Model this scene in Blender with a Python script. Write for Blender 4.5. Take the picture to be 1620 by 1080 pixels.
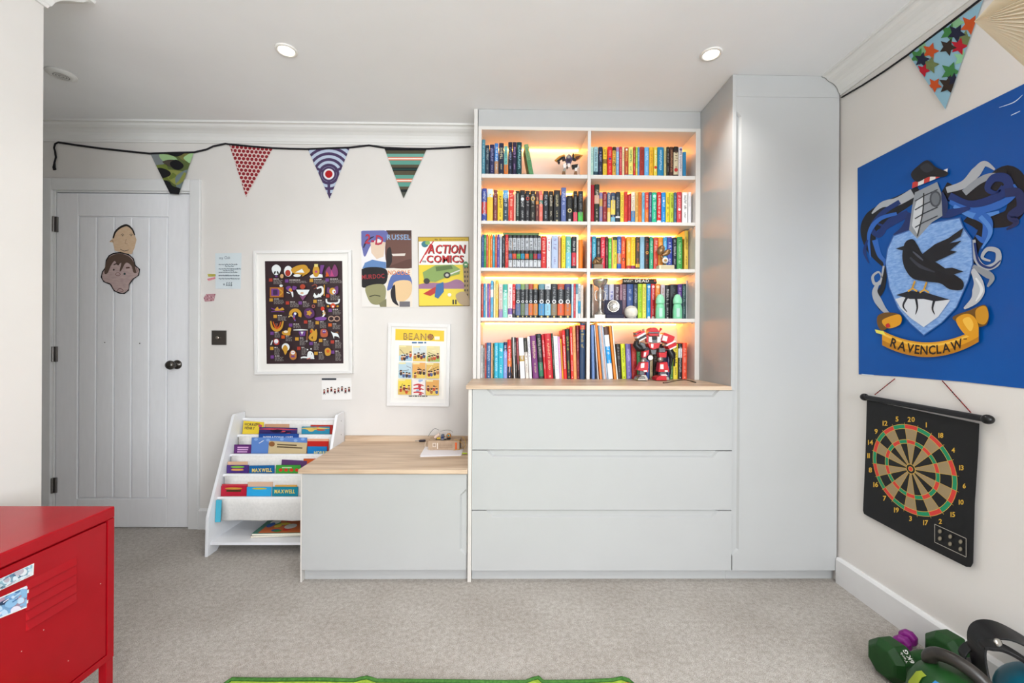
import bpy, bmesh, math, random
from mathutils import Vector, Matrix
from math import pi, sin, cos, atan2, radians

# ------------------------------------------------------------------ camera
scene = bpy.context.scene
for o in list(bpy.data.objects): bpy.data.objects.remove(o)
col = scene.collection
FPX, YAW, PITCH, ROLL, CZ = 670.655, 0.0123, -0.0008, 0.0057, 1.1228
fwd0 = Vector((sin(YAW), cos(YAW), 0)); rgt0 = Vector((cos(YAW), -sin(YAW), 0)); up0 = Vector((0, 0, 1))
FWD = fwd0 * cos(PITCH) + up0 * sin(PITCH); upp = -fwd0 * sin(PITCH) + up0 * cos(PITCH)
RGT = rgt0 * cos(ROLL) + upp * sin(ROLL); UP = -rgt0 * sin(ROLL) + upp * cos(ROLL)
CAM = Vector((0, 0, CZ))
cd = bpy.data.cameras.new('camera'); cam = bpy.data.objects.new('camera', cd); col.objects.link(cam)
cd.sensor_width = 36; cd.lens = FPX / 1620 * 36; cd.clip_start = 0.05
R = Matrix((RGT, UP, -FWD)).transposed()
cam.matrix_world = Matrix.Translation(CAM) @ R.to_4x4()
scene.camera = cam

# ------------------------------------------------------------------ light
w = bpy.data.worlds.new('sky'); scene.world = w; w.use_nodes = True
bg = w.node_tree.nodes['Background']; bg.inputs[0].default_value = (0.72, 0.82, 1, 1); bg.inputs[1].default_value = 1.0
def area(name, loc, rot, sx, sy, energy, color):
    l = bpy.data.lights.new(name, 'AREA'); l.shape = 'RECTANGLE'; l.size = sx; l.size_y = sy
    l.energy = energy; l.color = color
    o = bpy.data.objects.new(name, l); o.location = loc; o.rotation_euler = rot; col.objects.link(o); return o
# daylight through the rear window; the side window's fill is added for the recess
area('rear_window_daylight', (0.72, -2.12, 1.45), (radians(90), 0, 0), 1.55, 1.35, 66, (0.92, 0.97, 1.0))
area('added_side_fill', (1.5, -1.05, 1.45), (radians(90), 0, radians(90)), 1.6, 1.35, 32, (0.92, 0.97, 1.0))
scene.view_settings.view_transform = 'Standard'; scene.view_settings.look = 'None'
scene.view_settings.gamma = 1.0; scene.view_settings.use_curve_mapping = False
scene.view_settings.exposure = 0.55

# ------------------------------------------------------------------ photo pixel -> place
def ray(u, v): return FWD * FPX + RGT * (u - 810) - UP * (v - 540)
def onY(u, v, Y): d = ray(u, v); return CAM + d * (Y / d.y)
def onX(u, v, X): d = ray(u, v); return CAM + d * (X / d.x)
def onZ(u, v, Z): d = ray(u, v); return CAM + d * ((Z - CZ) / d.z)
def proj(p):
    d = Vector(p) - CAM; k = d.dot(FWD)
    return (810 + FPX * d.dot(RGT) / k, 540 - FPX * d.dot(UP) / k)
D = 2.5414        # wall with the door
F = 1.9727        # front plane of the fitted cupboards
CEIL = 2.3781; XR = 1.5653; XL = -1.63; YL = 1.507; YREAR = -2.2; XALC = -2.8
YB = 2.295        # front of the bookcase
CV = 0.0929       # coving

# ------------------------------------------------------------------ materials
def lin(c): return c / 12.92 if c <= 0.04045 else ((c + 0.055) / 1.055) ** 2.4
def rgb(h):
    h = h.lstrip('#'); h = ''.join(x*2 for x in h) if len(h) == 3 else h; return tuple(lin(int(h[i:i + 2], 16) / 255) for i in (0, 2, 4))
_m = {}
def mat(h, rough=0.5, metal=0.0, spec=0.35, emit=0.0, coat=0.0):
    k = (h, rough, metal, spec, emit, coat)
    if k in _m: return _m[k]
    m = bpy.data.materials.new('paint_' + h.lstrip('#')); m.use_nodes = True
    b = m.node_tree.nodes['Principled BSDF']; c = rgb(h) + (1,)
    b.inputs['Base Color'].default_value = c; b.inputs['Roughness'].default_value = rough
    b.inputs['Metallic'].default_value = metal; b.inputs['Specular IOR Level'].default_value = spec
    b.inputs['Coat Weight'].default_value = coat
    if emit:
        b.inputs['Emission Color'].default_value = c; b.inputs['Emission Strength'].default_value = emit
    _m[k] = m; return m
def nodes_mat(name, rough, spec=0.3):
    m = bpy.data.materials.new(name); m.use_nodes = True; nt = m.node_tree
    b = nt.nodes['Principled BSDF']; b.inputs['Roughness'].default_value = rough
    b.inputs['Specular IOR Level'].default_value = spec
    tc = nt.nodes.new('ShaderNodeTexCoord'); return m, nt, b, tc
def noise_mat(name, c0, c1, scale, rough, bump=0.0, stretch=(1, 1, 1), detail=6, lo=0.3, hi=0.7, spec=0.3, bscale=None, dist=0.0, bdist=0.002):
    m, nt, b, tc = nodes_mat(name, rough, spec)
    mp = nt.nodes.new('ShaderNodeMapping'); mp.inputs['Scale'].default_value = stretch
    nt.links.new(tc.outputs['Object'], mp.inputs[0])
    n = nt.nodes.new('ShaderNodeTexNoise'); n.inputs['Scale'].default_value = scale; n.inputs['Detail'].default_value = detail
    n.inputs['Distortion'].default_value = dist
    nt.links.new(mp.outputs[0], n.inputs['Vector'])
    r = nt.nodes.new('ShaderNodeValToRGB'); e = r.color_ramp.elements
    e[0].position = lo; e[1].position = hi; e[0].color = rgb(c0) + (1,); e[1].color = rgb(c1) + (1,)
    nt.links.new(n.outputs['Fac'], r.inputs[0]); nt.links.new(r.outputs[0], b.inputs['Base Color'])
    if bump:
        n2 = nt.nodes.new('ShaderNodeTexNoise'); n2.inputs['Scale'].default_value = bscale or scale; n2.inputs['Detail'].default_value = 4
        nt.links.new(mp.outputs[0], n2.inputs['Vector'])
        bp = nt.nodes.new('ShaderNodeBump'); bp.inputs['Strength'].default_value = bump; bp.inputs['Distance'].default_value = bdist
        nt.links.new(n2.outputs['Fac'], bp.inputs['Height']); nt.links.new(bp.outputs[0], b.inputs['Normal'])
    return m
def carpet_mat():
    m, nt, b, tc = nodes_mat('carpet_pile', 0.95, 0.1)
    def nz(scale, det):
        n = nt.nodes.new('ShaderNodeTexNoise'); n.inputs['Scale'].default_value = scale; n.inputs['Detail'].default_value = det
        nt.links.new(tc.outputs['Object'], n.inputs['Vector']); return n
    big, mid, fine = nz(3.2, 3), nz(60, 4), nz(330, 3)
    def ramp(n, lo, hi, a, c):
        r = nt.nodes.new('ShaderNodeValToRGB'); e = r.color_ramp.elements; e[0].position = lo; e[1].position = hi
        e[0].color = rgb(a) + (1,); e[1].color = rgb(c) + (1,); nt.links.new(n.outputs['Fac'], r.inputs[0]); return r
    r1 = ramp(fine, 0.34, 0.66, '#a39c94', '#ddd8d1'); r2 = ramp(mid, 0.32, 0.68, '#dedad6', '#ffffff'); r3 = ramp(big, 0.35, 0.65, '#efedeb', '#ffffff')
    def mul(a, c):
        x = nt.nodes.new('ShaderNodeMix'); x.data_type = 'RGBA'; x.blend_type = 'MULTIPLY'; x.inputs[0].default_value = 1
        nt.links.new(a, x.inputs[6]); nt.links.new(c, x.inputs[7]); return x.outputs[2]
    nt.links.new(mul(mul(r1.outputs[0], r2.outputs[0]), r3.outputs[0]), b.inputs['Base Color'])
    bp = nt.nodes.new('ShaderNodeBump'); bp.inputs['Strength'].default_value = 0.8; bp.inputs['Distance'].default_value = 0.008
    nt.links.new(fine.outputs['Fac'], bp.inputs['Height']); nt.links.new(bp.outputs[0], b.inputs['Normal'])
    b.inputs['Sheen Weight'].default_value = 0.2
    return m
def wood_mat():
    m, nt, b, tc = nodes_mat('pale_oak', 0.42, 0.35)
    mp = nt.nodes.new('ShaderNodeMapping'); mp.inputs['Scale'].default_value = (1.1, 14, 14); nt.links.new(tc.outputs['Object'], mp.inputs[0])
    n = nt.nodes.new('ShaderNodeTexNoise'); n.inputs['Scale'].default_value = 2.2; n.inputs['Detail'].default_value = 8; n.inputs['Distortion'].default_value = 0.6
    nt.links.new(mp.outputs[0], n.inputs['Vector'])
    r = nt.nodes.new('ShaderNodeValToRGB'); e = r.color_ramp.elements; e[0].position = 0.28; e[1].position = 0.72
    e[0].color = rgb('#a98d74') + (1,); e[1].color = rgb('#d9c3ab') + (1,); x = e.new(0.5); x.color = rgb('#c7ae95') + (1,)
    nt.links.new(n.outputs['Fac'], r.inputs[0]); nt.links.new(r.outputs[0], b.inputs['Base Color']); return m
PAINT = noise_mat('wall_paint', '#dcd8d4', '#dfdbd7', 5, 0.75, 0.06, bscale=180, bdist=0.0008, spec=0.2)
CEILM = noise_mat('ceiling_paint', '#eeeef0', '#f1f1f3', 4, 0.8, 0.05, bscale=160, bdist=0.0008, spec=0.2)
COVEM = noise_mat('coving_plaster', '#e0dfdd', '#e3e2e0', 6, 0.6, 0.006, bscale=90, spec=0.25)
GLOSSW = noise_mat('white_woodwork', '#dedede', '#e2e2e2', 9, 0.38, 0.02, bscale=60, spec=0.4)
DOORM = noise_mat('door_paint', '#ececef', '#f0f0f3', 9, 0.42, 0.03, stretch=(6, 6, 1), bscale=40, spec=0.35)
CAB = noise_mat('satin_grey_cabinet', '#b5b6b6', '#b8b9b9', 3, 0.55, spec=0.3)
CABIN = noise_mat('white_carcass', '#d8d5d1', '#dbd8d4', 3, 0.45, spec=0.35)
EDGE = noise_mat('cream_edge_board', '#d2cdc8', '#d7d2cd', 6, 0.5)
WOOD = wood_mat(); CARPET = carpet_mat()
REDM = noise_mat('red_powder_coat', '#980815', '#a00a18', 12, 0.2, 0.02, bscale=120, spec=0.26)
BLACK = mat('#141416', 0.4)

# ------------------------------------------------------------------ mesh builder
class MB:
    def __init__(s): s.v = []; s.f = []; s.m = []; s.mats = []; s.smooth = []
    def mi(s, m):
        if m not in s.mats: s.mats.append(m)
        return s.mats.index(m)
    def add(s, vs, fs, m, smooth=False):
        b = len(s.v); s.v += [tuple(x) for x in vs]; k = s.mi(m)
        for f in fs: s.f.append([b + i for i in f]); s.m.append(k); s.smooth.append(smooth)
        return s
    def box(s, x0, x1, y0, y1, z0, z1, m, M=None):
        vs = [Vector((x, y, z)) for z in (z0, z1) for y in (y0, y1) for x in (x0, x1)]
        if M: vs = [M @ q for q in vs]
        return s.add(vs, [(0, 2, 3, 1), (4, 5, 7, 6), (0, 1, 5, 4), (2, 6, 7, 3), (0, 4, 6, 2), (1, 3, 7, 5)], m)
    def cbox(s, c, size, m, M=None):
        return s.box(c[0]-size[0]/2, c[0]+size[0]/2, c[1]-size[1]/2, c[1]+size[1]/2, c[2]-size[2]/2, c[2]+size[2]/2, m, M)
    def prism(s, pa, pb, m, smooth=False):
        n = len(pa); s.add(list(pa) + list(pb), [tuple(range(n))[::-1], tuple(range(n, 2 * n))] + [(i, (i + 1) % n, n + (i + 1) % n, n + i) for i in range(n)], m, smooth); return s
    def lathe(s, prof, m, n=24, M=None, smooth=True):
        vs = []; fs = []
        for r, z in prof:
            for i in range(n):
                a = 2 * pi * i / n; p = Vector((r * cos(a), r * sin(a), z)); vs.append(M @ p if M else p)
        for k in range(len(prof) - 1):
            for i in range(n):
                j = (i + 1) % n; fs.append((k*n+i, k*n+j, (k+1)*n+j, (k+1)*n+i))
        s.add(vs, fs, m, smooth)
        if prof[0][0] > 1e-6: s.add(vs[:n], [tuple(range(n))[::-1]], m)
        if prof[-1][0] > 1e-6: s.add(vs[-n:], [tuple(range(n))], m)
        return s
    def tube(s, pts, r, m, n=8, smooth=True, flat=1.0):
        pts = [Vector(p) for p in pts]; vs = []; fs = []
        rr = r if isinstance(r, (list, tuple)) else [r] * len(pts); prev = None
        for i, p in enumerate(pts):
            t = (pts[min(i + 1, len(pts) - 1)] - pts[max(i - 1, 0)]).normalized()
            if prev is None:
                a = Vector((0, 0, 1)) if abs(t.z) < 0.9 else Vector((0, 1, 0))
                prev = (a - t * a.dot(t)).normalized()
            else: prev = (prev - t * prev.dot(t)).normalized()
            q = t.cross(prev)
            for k in range(n):
                a = 2 * pi * k / n; vs.append(p + (prev * cos(a) * flat + q * sin(a)) * rr[i])
        for i in range(len(pts) - 1):
            for k in range(n): fs.append((i*n+k, i*n+(k+1) % n, (i+1)*n+(k+1) % n, (i+1)*n+k))
        s.add(vs, fs, m, smooth); s.add(vs[:n], [tuple(range(n))[::-1]], m); s.add(vs[-n:], [tuple(range(n))], m); return s
    def ball(s, c, r, m, n=16, sx=1, sy=1, sz=1):
        prof = [(max(r * sin(pi * i / n), 0), -r * cos(pi * i / n)) for i in range(n + 1)]
        M = Matrix.Translation(Vector(c)) @ Matrix.Diagonal((sx, sy, sz, 1)); return s.lathe(prof, m, n * 2, M)
    def build(s, name, parent=None, origin=None, bevel=0.0, segs=2, top=None):
        me = bpy.data.meshes.new(name)
        o0 = Vector(origin) if origin is not None else Vector((0, 0, 0))
        me.from_pydata([tuple(Vector(q) - o0) for q in s.v], [], s.f)
        for m in s.mats: me.materials.append(m)
        me.polygons.foreach_set('material_index', s.m); me.polygons.foreach_set('use_smooth', s.smooth)
        me.update()
        bm = bmesh.new(); bm.from_mesh(me); bmesh.ops.recalc_face_normals(bm, faces=bm.faces) if top is None else None
        bm.to_mesh(me); bm.free()
        o = bpy.data.objects.new(name, me); col.objects.link(o)
        if parent is not None: o.parent = parent
        elif origin is not None: o.location = o0
        if bevel:
            b = o.modifiers.new('soft_edges', 'BEVEL'); b.width = bevel; b.segments = segs; b.limit_method = 'ANGLE'; b.angle_limit = radians(40)
        return o
def tag(o, label=None, cat=None, group=None, kind=None):
    if label: o['label'] = label
    if cat: o['category'] = cat
    if group: o['group'] = group
    if kind: o['kind'] = kind
    return o
def thing(name, loc, label, cat, group=None, kind=None):
    o = bpy.data.objects.new(name, None); o.location = loc; o.empty_display_size = 0.05; col.objects.link(o)
    return tag(o, label, cat, group, kind)
def struct(name, mb, label=None, **k):
    o = mb.build(name, **k); tag(o, label, None, None, 'structure'); return o
def catmull(pts, n=6, closed=False):
    P = [Vector(p) for p in pts]; out = []; N = len(P)
    for i in range(N if closed else N - 1):
        a, b, c, d = (P[(i-1) % N], P[i], P[(i+1) % N], P[(i+2) % N]) if closed else (P[max(i-1, 0)], P[i], P[i+1], P[min(i+2, N-1)])
        for k in range(n):
            t = k / n; out.append(0.5 * ((2*b) + (c-a)*t + (2*a-5*b+4*c-d)*t*t + (3*b-a-3*c+d)*t*t*t))
    if not closed: out.append(P[-1])
    return out

# ------------------------------------------------------------------ lettering: one small mesh outline per character
GLY = {}
def load_glyphs(chars):
    for wgt, off in (('n', 0.0), ('b', 0.022)):
        for ch in chars:
            c = bpy.data.curves.new('t', 'FONT'); c.body = ch; c.resolution_u = 2; c.offset = off
            o = bpy.data.objects.new('t', c); col.objects.link(o); bpy.context.view_layer.update()
            me = bpy.data.meshes.new_from_object(o.evaluated_get(bpy.context.evaluated_depsgraph_get()))
            vs = [(q.co.x, q.co.y) for q in me.vertices]; fs = [tuple(p.vertices) for p in me.polygons]
            GLY[wgt, ch] = (vs, fs, (max([q[0] for q in vs]) if vs else 0.25))
            bpy.data.meshes.remove(me); bpy.data.objects.remove(o); bpy.data.curves.remove(c)
load_glyphs('ABCDEFGHIJKLMNOPRSTUVWXYabcdefghiklmnorstuvwxy0123456789-.=&')
CAPH = max(q[1] for q in GLY['n', 'H'][0])
def layout(s, wgt='b', gap=0.09):
    x = 0; out = []
    for ch in s:
        if ch == ' ': x += 0.34; continue
        vs, fs, adv = GLY[wgt, ch]; mn = min(q[0] for q in vs); out.append((x - mn, vs, fs)); x += adv - mn + gap
    return out, x - gap
def clip_poly(P, C):
    area2 = sum(C[i][0]*C[(i+1) % len(C)][1] - C[(i+1) % len(C)][0]*C[i][1] for i in range(len(C)))
    if area2 < 0: C = C[::-1]
    out = list(P)
    for i in range(len(C)):
        a, b = C[i], C[(i+1) % len(C)]; src = out; out = []
        def side(p): return (b[0]-a[0])*(p[1]-a[1]) - (b[1]-a[1])*(p[0]-a[0])
        for k in range(len(src)):
            p, q = src[k], src[(k+1) % len(src)]; sp, sq = side(p), side(q)
            if sp >= 0: out.append(p)
            if (sp >= 0) != (sq >= 0):
                t = sp / (sp - sq); out.append((p[0]+(q[0]-p[0])*t, p[1]+(q[1]-p[1])*t))
        if len(out) < 3: return []
    return out
class Print:
    """flat print on a sheet: polygons in sheet coordinates mapped by fn(u, v, height above the sheet)"""
    def __init__(s, fn, rough=0.5, eps=0.00012, base=0.0002, tr=None):
        s.fn = fn; s.mb = MB(); s.k = 0; s.eps = eps; s.base = base; s.rough = rough; s.clip = None; s.tr = tr or (lambda u, v: (u, v))
    def m(s, c): return c if not isinstance(c, str) else mat(c, s.rough)
    def poly(s, pts, c, keep=False):
        pts = [s.tr(p[0], p[1]) for p in pts]
        if s.clip: pts = clip_poly(pts, s.clip)
        if len(pts) < 3: return
        if not keep: s.k += 1
        h = s.base + s.eps * s.k
        s.mb.add([s.fn(p[0], p[1], h) for p in pts], [tuple(range(len(pts)))], s.m(c))
    def rect(s, x0, y0, x1, y1, c, keep=False): s.poly([(x0, y0), (x1, y0), (x1, y1), (x0, y1)], c, keep)
    def ell(s, cx, cy, rx, ry, c, n=18, rot=0, keep=False, a0=0, a1=2*pi):
        e = 1e-9 if a1 - a0 > 6.28 else 0
        P = []
        for i in range(n if e else n + 1):
            a = a0 + (a1 - a0) * i / n; x, y = rx*cos(a), ry*sin(a); P.append((cx + x*cos(rot) - y*sin(rot), cy + x*sin(rot) + y*cos(rot)))
        s.poly(P, c, keep)
    def ring(s, cx, cy, rx, ry, t, c, n=24, a0=0, a1=2*pi, keep=False):
        if not keep: s.k += 1
        for i in range(n):
            a, b = a0 + (a1-a0)*i/n, a0 + (a1-a0)*(i+1)/n
            s.poly([(cx+rx*cos(a), cy+ry*sin(a)), (cx+rx*cos(b), cy+ry*sin(b)), (cx+(rx-t)*cos(b), cy+(ry-t)*sin(b)), (cx+(rx-t)*cos(a), cy+(ry-t)*sin(a))], c, True)
    def blob(s, pts, c, n=5): s.poly([(p.x, p.y) for p in catmull([(a, b, 0) for a, b in pts], n, True)], c)
    def stroke(s, pts, w, c, n=9, sm=True):
        P = catmull([(a, b, 0) for a, b in pts], n) if sm else [Vector((a, b, 0)) for a, b in pts]; s.k += 1
        N = len(P); L = []; Rr = []
        for i, p in enumerate(P):
            t = (P[min(i+1, N-1)] - P[max(i-1, 0)]); t = t.normalized() if t.length else Vector((1, 0, 0))
            f = i / (N - 1); ww = (w[0] + (w[1]-w[0])*f*2 if f < .5 else w[1] + (w[2]-w[1])*(f-.5)*2) if isinstance(w, tuple) else w
            q = Vector((-t.y, t.x, 0)) * ww / 2; L.append(p + q); Rr.append(p - q)
        for i in range(N - 1): s.poly([(L[i].x, L[i].y), (L[i+1].x, L[i+1].y), (Rr[i+1].x, Rr[i+1].y), (Rr[i].x, Rr[i].y)], c, True)
    def star(s, cx, cy, r, c, rot=0.0, sx=1.0, ri=0.42):
        s.poly([(cx + sx*(r if i % 2 == 0 else r*ri)*sin(rot + pi*i/5), cy - (r if i % 2 == 0 else r*ri)*cos(rot + pi*i/5)) for i in range(10)], c)
    def text(s, t, x, y, h, c, w=None, wgt='b', rot=0.0, anchor='l', skew=0.0):
        lay, W = layout(t, wgt); k = h / CAPH; kx = (w / W) if w else k; s.k += 1; hh = s.base + s.eps*s.k; cm = s.m(c)
        ox = {'l': 0, 'c': -W/2, 'r': -W}[anchor]
        for dx, vs, fs in lay:
            out = []
            for a, b in vs:
                X = (a + dx + ox)*kx + b*k*skew; Y = -b*k
                out.append(s.fn(*s.tr(x + X*cos(rot) - Y*sin(rot), y + X*sin(rot) + Y*cos(rot)), hh))
            s.mb.add(out, fs, cm)
    def lines(s, x0, y0, x1, n, step, h, c, seed=0, word=True):
        """rows of small print too small to read"""
        r = random.Random(seed); s.k += 1
        for i in range(n):
            x = x0; xe = x1 - (x1-x0)*r.random()*0.25
            while x < xe - h*0.5:
                l = min(h*(1.2 + 2.6*r.random()) if word else x1, xe - x); s.rect(x, y0+i*step, x+l, y0+i*step+h, c, True); x += l + h*0.7
    def build(s, name, parent, origin=None): return s.mb.build(name, parent, origin)
def fY(Y): return lambda u, v, h: onY(u, v, Y - h)       # sheet on a wall that faces the camera
def fX(X): return lambda u, v, h: onX(u, v, X - h)       # sheet on the right wall
def crop(x0, y0, k): return lambda u, v: (x0 + u*k, y0 + v*k)
def sheet(name, pts, fn, t, m, parent=None, origin=None, edge=None):
    """thin real sheet with the outline pts (photo pixels) lying on the plane fn"""
    mb = MB(); mb.prism([fn(u, v, 0) for u, v in pts], [fn(u, v, t) for u, v in pts], m); return mb.build(name, parent, origin)
# ================================================================== the room
mb = MB(); mb.box(XALC - 0.15, XR + 0.15, YREAR - 0.15, D + 0.15, -0.1, 0, CARPET); struct('floor', mb, 'beige cut pile carpet covering the whole floor')
mb = MB(); mb.box(XALC - 0.15, XR + 0.15, YREAR - 0.15, D + 0.15, CEIL, CEIL + 0.1, CEILM); struct('ceiling', mb, 'plain pale ceiling with round downlights')
DX0, DX1 = onY(88, 560, D).x, onY(298.5, 560, D).x; DZ1 = 1.985
mb = MB()
mb.box(XALC, DX0 - 0.03, D, D + 0.1, 0, CEIL, PAINT); mb.box(DX0 - 0.03, DX1 + 0.03, D, D + 0.1, DZ1 + 0.03, CEIL, PAINT); mb.box(DX1 + 0.03, XR, D, D + 0.1, 0, CEIL, PAINT)
struct('wall_back', mb, 'off-white wall with the panelled door')
SY0, SY1, SZ0, SZ1 = -1.9, -0.2, 0.75, 2.15
mb = MB(); mb.box(XR, XR + 0.1, SY1, D + 0.1, 0, CEIL, PAINT); mb.box(XR, XR + 0.1, YREAR, SY0, 0, CEIL, PAINT); mb.box(XR, XR + 0.1, SY0, SY1, 0, SZ0, PAINT); mb.box(XR, XR + 0.1, SY0, SY1, SZ1, CEIL, PAINT); struct('wall_right', mb, 'off-white wall with the blue banner')
mb = MB(); mb.box(XALC, XL, YREAR, YL, 0, CEIL, PAINT); struct('wall_left', mb, 'white wall corner in front of the door recess')
mb = MB(); mb.box(XALC - 0.1, XALC, YL - 0.2, D + 0.1, 0, CEIL, PAINT); struct('wall_recess', mb, 'shaded side wall of the door recess')
WX0, WX1, WZ0, WZ1 = -0.10, 1.52, 0.75, 2.15
mb = MB(); y0, y1 = YREAR - 0.1, YREAR
mb.box(XL - 0.1, WX0, y0, y1, 0, CEIL, PAINT); mb.box(WX1, XR + 0.1, y0, y1, 0, CEIL, PAINT); mb.box(WX0, WX1, y0, y1, 0, WZ0, PAINT); mb.box(WX0, WX1, y0, y1, WZ1, CEIL, PAINT)
struct('wall_rear', mb, 'off-white wall with the wide window')
win = thing('window_1', (0, YREAR - 0.05, WZ0), 'wide white framed window in the rear wall', None, None, 'structure')
O = (0, YREAR - 0.05, WZ0)
mb = MB(); ya, yb = YREAR - 0.085, YREAR - 0.035
for x in (WX0, (WX0*2 + WX1)/3, (WX0 + WX1*2)/3, WX1): mb.box(max(x - 0.03, WX0), min(x + 0.03, WX1), ya, yb, WZ0, WZ1, GLOSSW)
for z in (WZ0, WZ1): mb.box(WX0, WX1, ya, yb, max(z - 0.05, WZ0), min(z + 0.05, WZ1), GLOSSW)
mb.build('window_frame', win, O, 0.002)
gm = bpy.data.materials.new('window_glass'); gm.use_nodes = True; gb = gm.node_tree.nodes['Principled BSDF']
gb.inputs['Transmission Weight'].default_value = 1; gb.inputs['Roughness'].default_value = 0; gb.inputs['IOR'].default_value = 1.05
for i in range(3):
    a = WX0 + (WX1 - WX0)*i/3 + 0.03; mb = MB(); mb.box(a, a + (WX1 - WX0)/3 - 0.06, YREAR - 0.062, YREAR - 0.058, WZ0 + 0.05, WZ1 - 0.05, gm); mb.build('pane', win, O)
mb = MB(); mb.box(WX0 - 0.05, WX1 + 0.05, YREAR - 0.03, YREAR + 0.09, WZ0 - 0.03, WZ0, GLOSSW); mb.build('window_sill', win, O, 0.004)

win = thing('added_window', (XR + 0.05, -1.05, SZ0), 'added white framed window, unseen in the right wall, for fill light', None, None, 'structure'); O = (XR + 0.05, -1.05, SZ0)  # unseen window, added to carry fill light to the door recess
mb = MB()
for y in (SY0, (SY0 + SY1)/2, SY1): mb.box(XR + .035, XR + .085, max(y - .03, SY0), min(y + .03, SY1), SZ0, SZ1, GLOSSW)
for z in (SZ0, SZ1): mb.box(XR + .035, XR + .085, SY0, SY1, max(z - .05, SZ0), min(z + .05, SZ1), GLOSSW)
mb.build('window_frame', win, O, 0.002)
for a in (SY0 + .03, (SY0 + SY1)/2 + .03): mb = MB(); mb.box(XR + .058, XR + .062, a, a + (SY1 - SY0)/2 - .06, SZ0 + .05, SZ1 - .05, gm); mb.build('pane', win, O)
mb = MB(); mb.box(XR - .09, XR + .03, SY0 - .05, SY1 + .05, SZ0 - .03, SZ0, GLOSSW); mb.build('window_sill', win, O, 0.004)

# coving: an ogee plaster profile (out from the wall, down from the ceiling)
PROF = [(0, -CV), (0.007, -CV), (0.010, -0.084), (0.014, -0.080), (0.020, -0.062), (0.030, -0.047), (0.044, -0.036), (0.058, -0.029), (0.068, -0.022), (0.075, -0.013), (0.082, -0.010), (0.091, -0.010), (CV, 0), (0, 0)]
def coving(name, path, norms, label):
    mb = MB(); n = len(PROF); vs = []; fs = []
    for (x, y), (nx, ny) in zip(path, norms):
        for o, d in PROF: vs.append((x + nx*o, y + ny*o, CEIL + d))
    for i in range(len(path) - 1):
        for k in range(n): fs.append((i*n+k, i*n+(k+1) % n, (i+1)*n+(k+1) % n, (i+1)*n+k))
    fs += [tuple(range(n)), tuple(range((len(path)-1)*n, len(path)*n))]
    mb.add(vs, fs, COVEM); struct(name, mb, label)
BXL = onY(749, 400, YB).x    # left side of the bookcase
coving('trim_1', [(XALC, D), (BXL, D)], [(0, -1), (0, -1)], 'white ogee coving above the door wall')
coving('trim_2', [(XR, YREAR), (XR, F - 0.001)], [(-1, 0), (-1, 0)], 'white ogee coving above the banner wall')
coving('trim_3', [(XL, YREAR), (XL, YL), (XALC, YL)], [(1, 0), (1, 1), (0, 1)], 'white ogee coving turning the left wall corner')
# skirting
def skirt(name, x0, x1, y0, y1, axis, label):
    mb = MB(); h = 0.121; P = [(0, 0), (0.017, 0), (0.017, h - 0.012), (0.012, h - 0.004), (0.008, h), (0, h)]
    if axis == 'x': mb.prism([(x0, y0 - o, z) for o, z in P], [(x1, y0 - o, z) for o, z in P], GLOSSW)
    elif axis == 'r': mb.prism([(x0 - o, y0, z) for o, z in P], [(x0 - o, y1, z) for o, z in P], GLOSSW)
    else: mb.prism([(x0 + o, y0, z) for o, z in P], [(x0 + o, y1, z) for o, z in P], GLOSSW)
    struct(name, mb, label)
AX1 = onY(318, 560, D).x; AZ1 = onY(200, 284, D).z
skirt('baseboard_back', AX1 + 0.001, -0.99, D, D, 'x', 'white skirting board beside the door')
skirt('baseboard_right', XR, XR, YREAR, F - 0.004, 'r', 'white skirting board under the dart sheet')
skirt('baseboard_left', XL, XL, YREAR, YL, 'l', 'white skirting board along the left wall')

# door, lining and architrave
mb = MB()
for a, b in ((DX0 - 0.075, DX0 - 0.012), (DX1 + 0.012, AX1)): mb.box(a, b, D - 0.018, D, 0, AZ1, GLOSSW)
mb.box(DX0 - 0.012, DX1 + 0.012, D - 0.018, D, DZ1 + 0.012, AZ1, GLOSSW)
mb.box(DX0 - 0.03, DX0 - 0.003, D - 0.004, D + 0.1, 0, DZ1 + 0.03, GLOSSW); mb.box(DX1 + 0.003, DX1 + 0.03, D - 0.004, D + 0.1, 0, DZ1 + 0.03, GLOSSW)
mb.box(DX0 - 0.003, DX1 + 0.003, D - 0.004, D + 0.1, DZ1 + 0.004, DZ1 + 0.03, GLOSSW)
struct('trim_4', mb, 'white architrave around the panelled door', bevel=0.004)
O = (DX0, D + 0.02, 0.006); door = thing('door_1', O, 'pale grey boarded door with round metal knob', None, None, 'structure')
GX = [onY(u, 560, D).x for u in (123, 151, 179, 207, 235, 263.5)]; PZ1, PZ0 = onY(200, 343, D).z, onY(200, 788, D).z
yf = D + 0.002; mb = MB()
mb.box(DX0, GX[0] - 0.004, yf, yf + 0.035, 0.006, DZ1, DOORM); mb.box(GX[5] + 0.004, DX1, yf, yf + 0.035, 0.006, DZ1, DOORM)
mb.box(GX[0] - 0.004, GX[5] + 0.004, yf, yf + 0.035, PZ1 + 0.004, DZ1, DOORM); mb.box(GX[0] - 0.004, GX[5] + 0.004, yf, yf + 0.035, 0.006, PZ0 - 0.004, DOORM)
mb.build('stile_and_rail', door, O, 0.003)
for i in range(5):
    mb = MB(); mb.box(GX[i] + 0.003, GX[i+1] - 0.003, yf + 0.002, yf + 0.03, PZ0 + 0.002, PZ1 - 0.002, DOORM); mb.build('plank', door, O, 0.004)
mb = MB(); mb.box(GX[0] - 0.004, GX[5] + 0.004, yf + 0.010, yf + 0.03, PZ0 - 0.004, PZ1 + 0.004, DOORM); mb.build('groove_backing', door, O)
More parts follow.
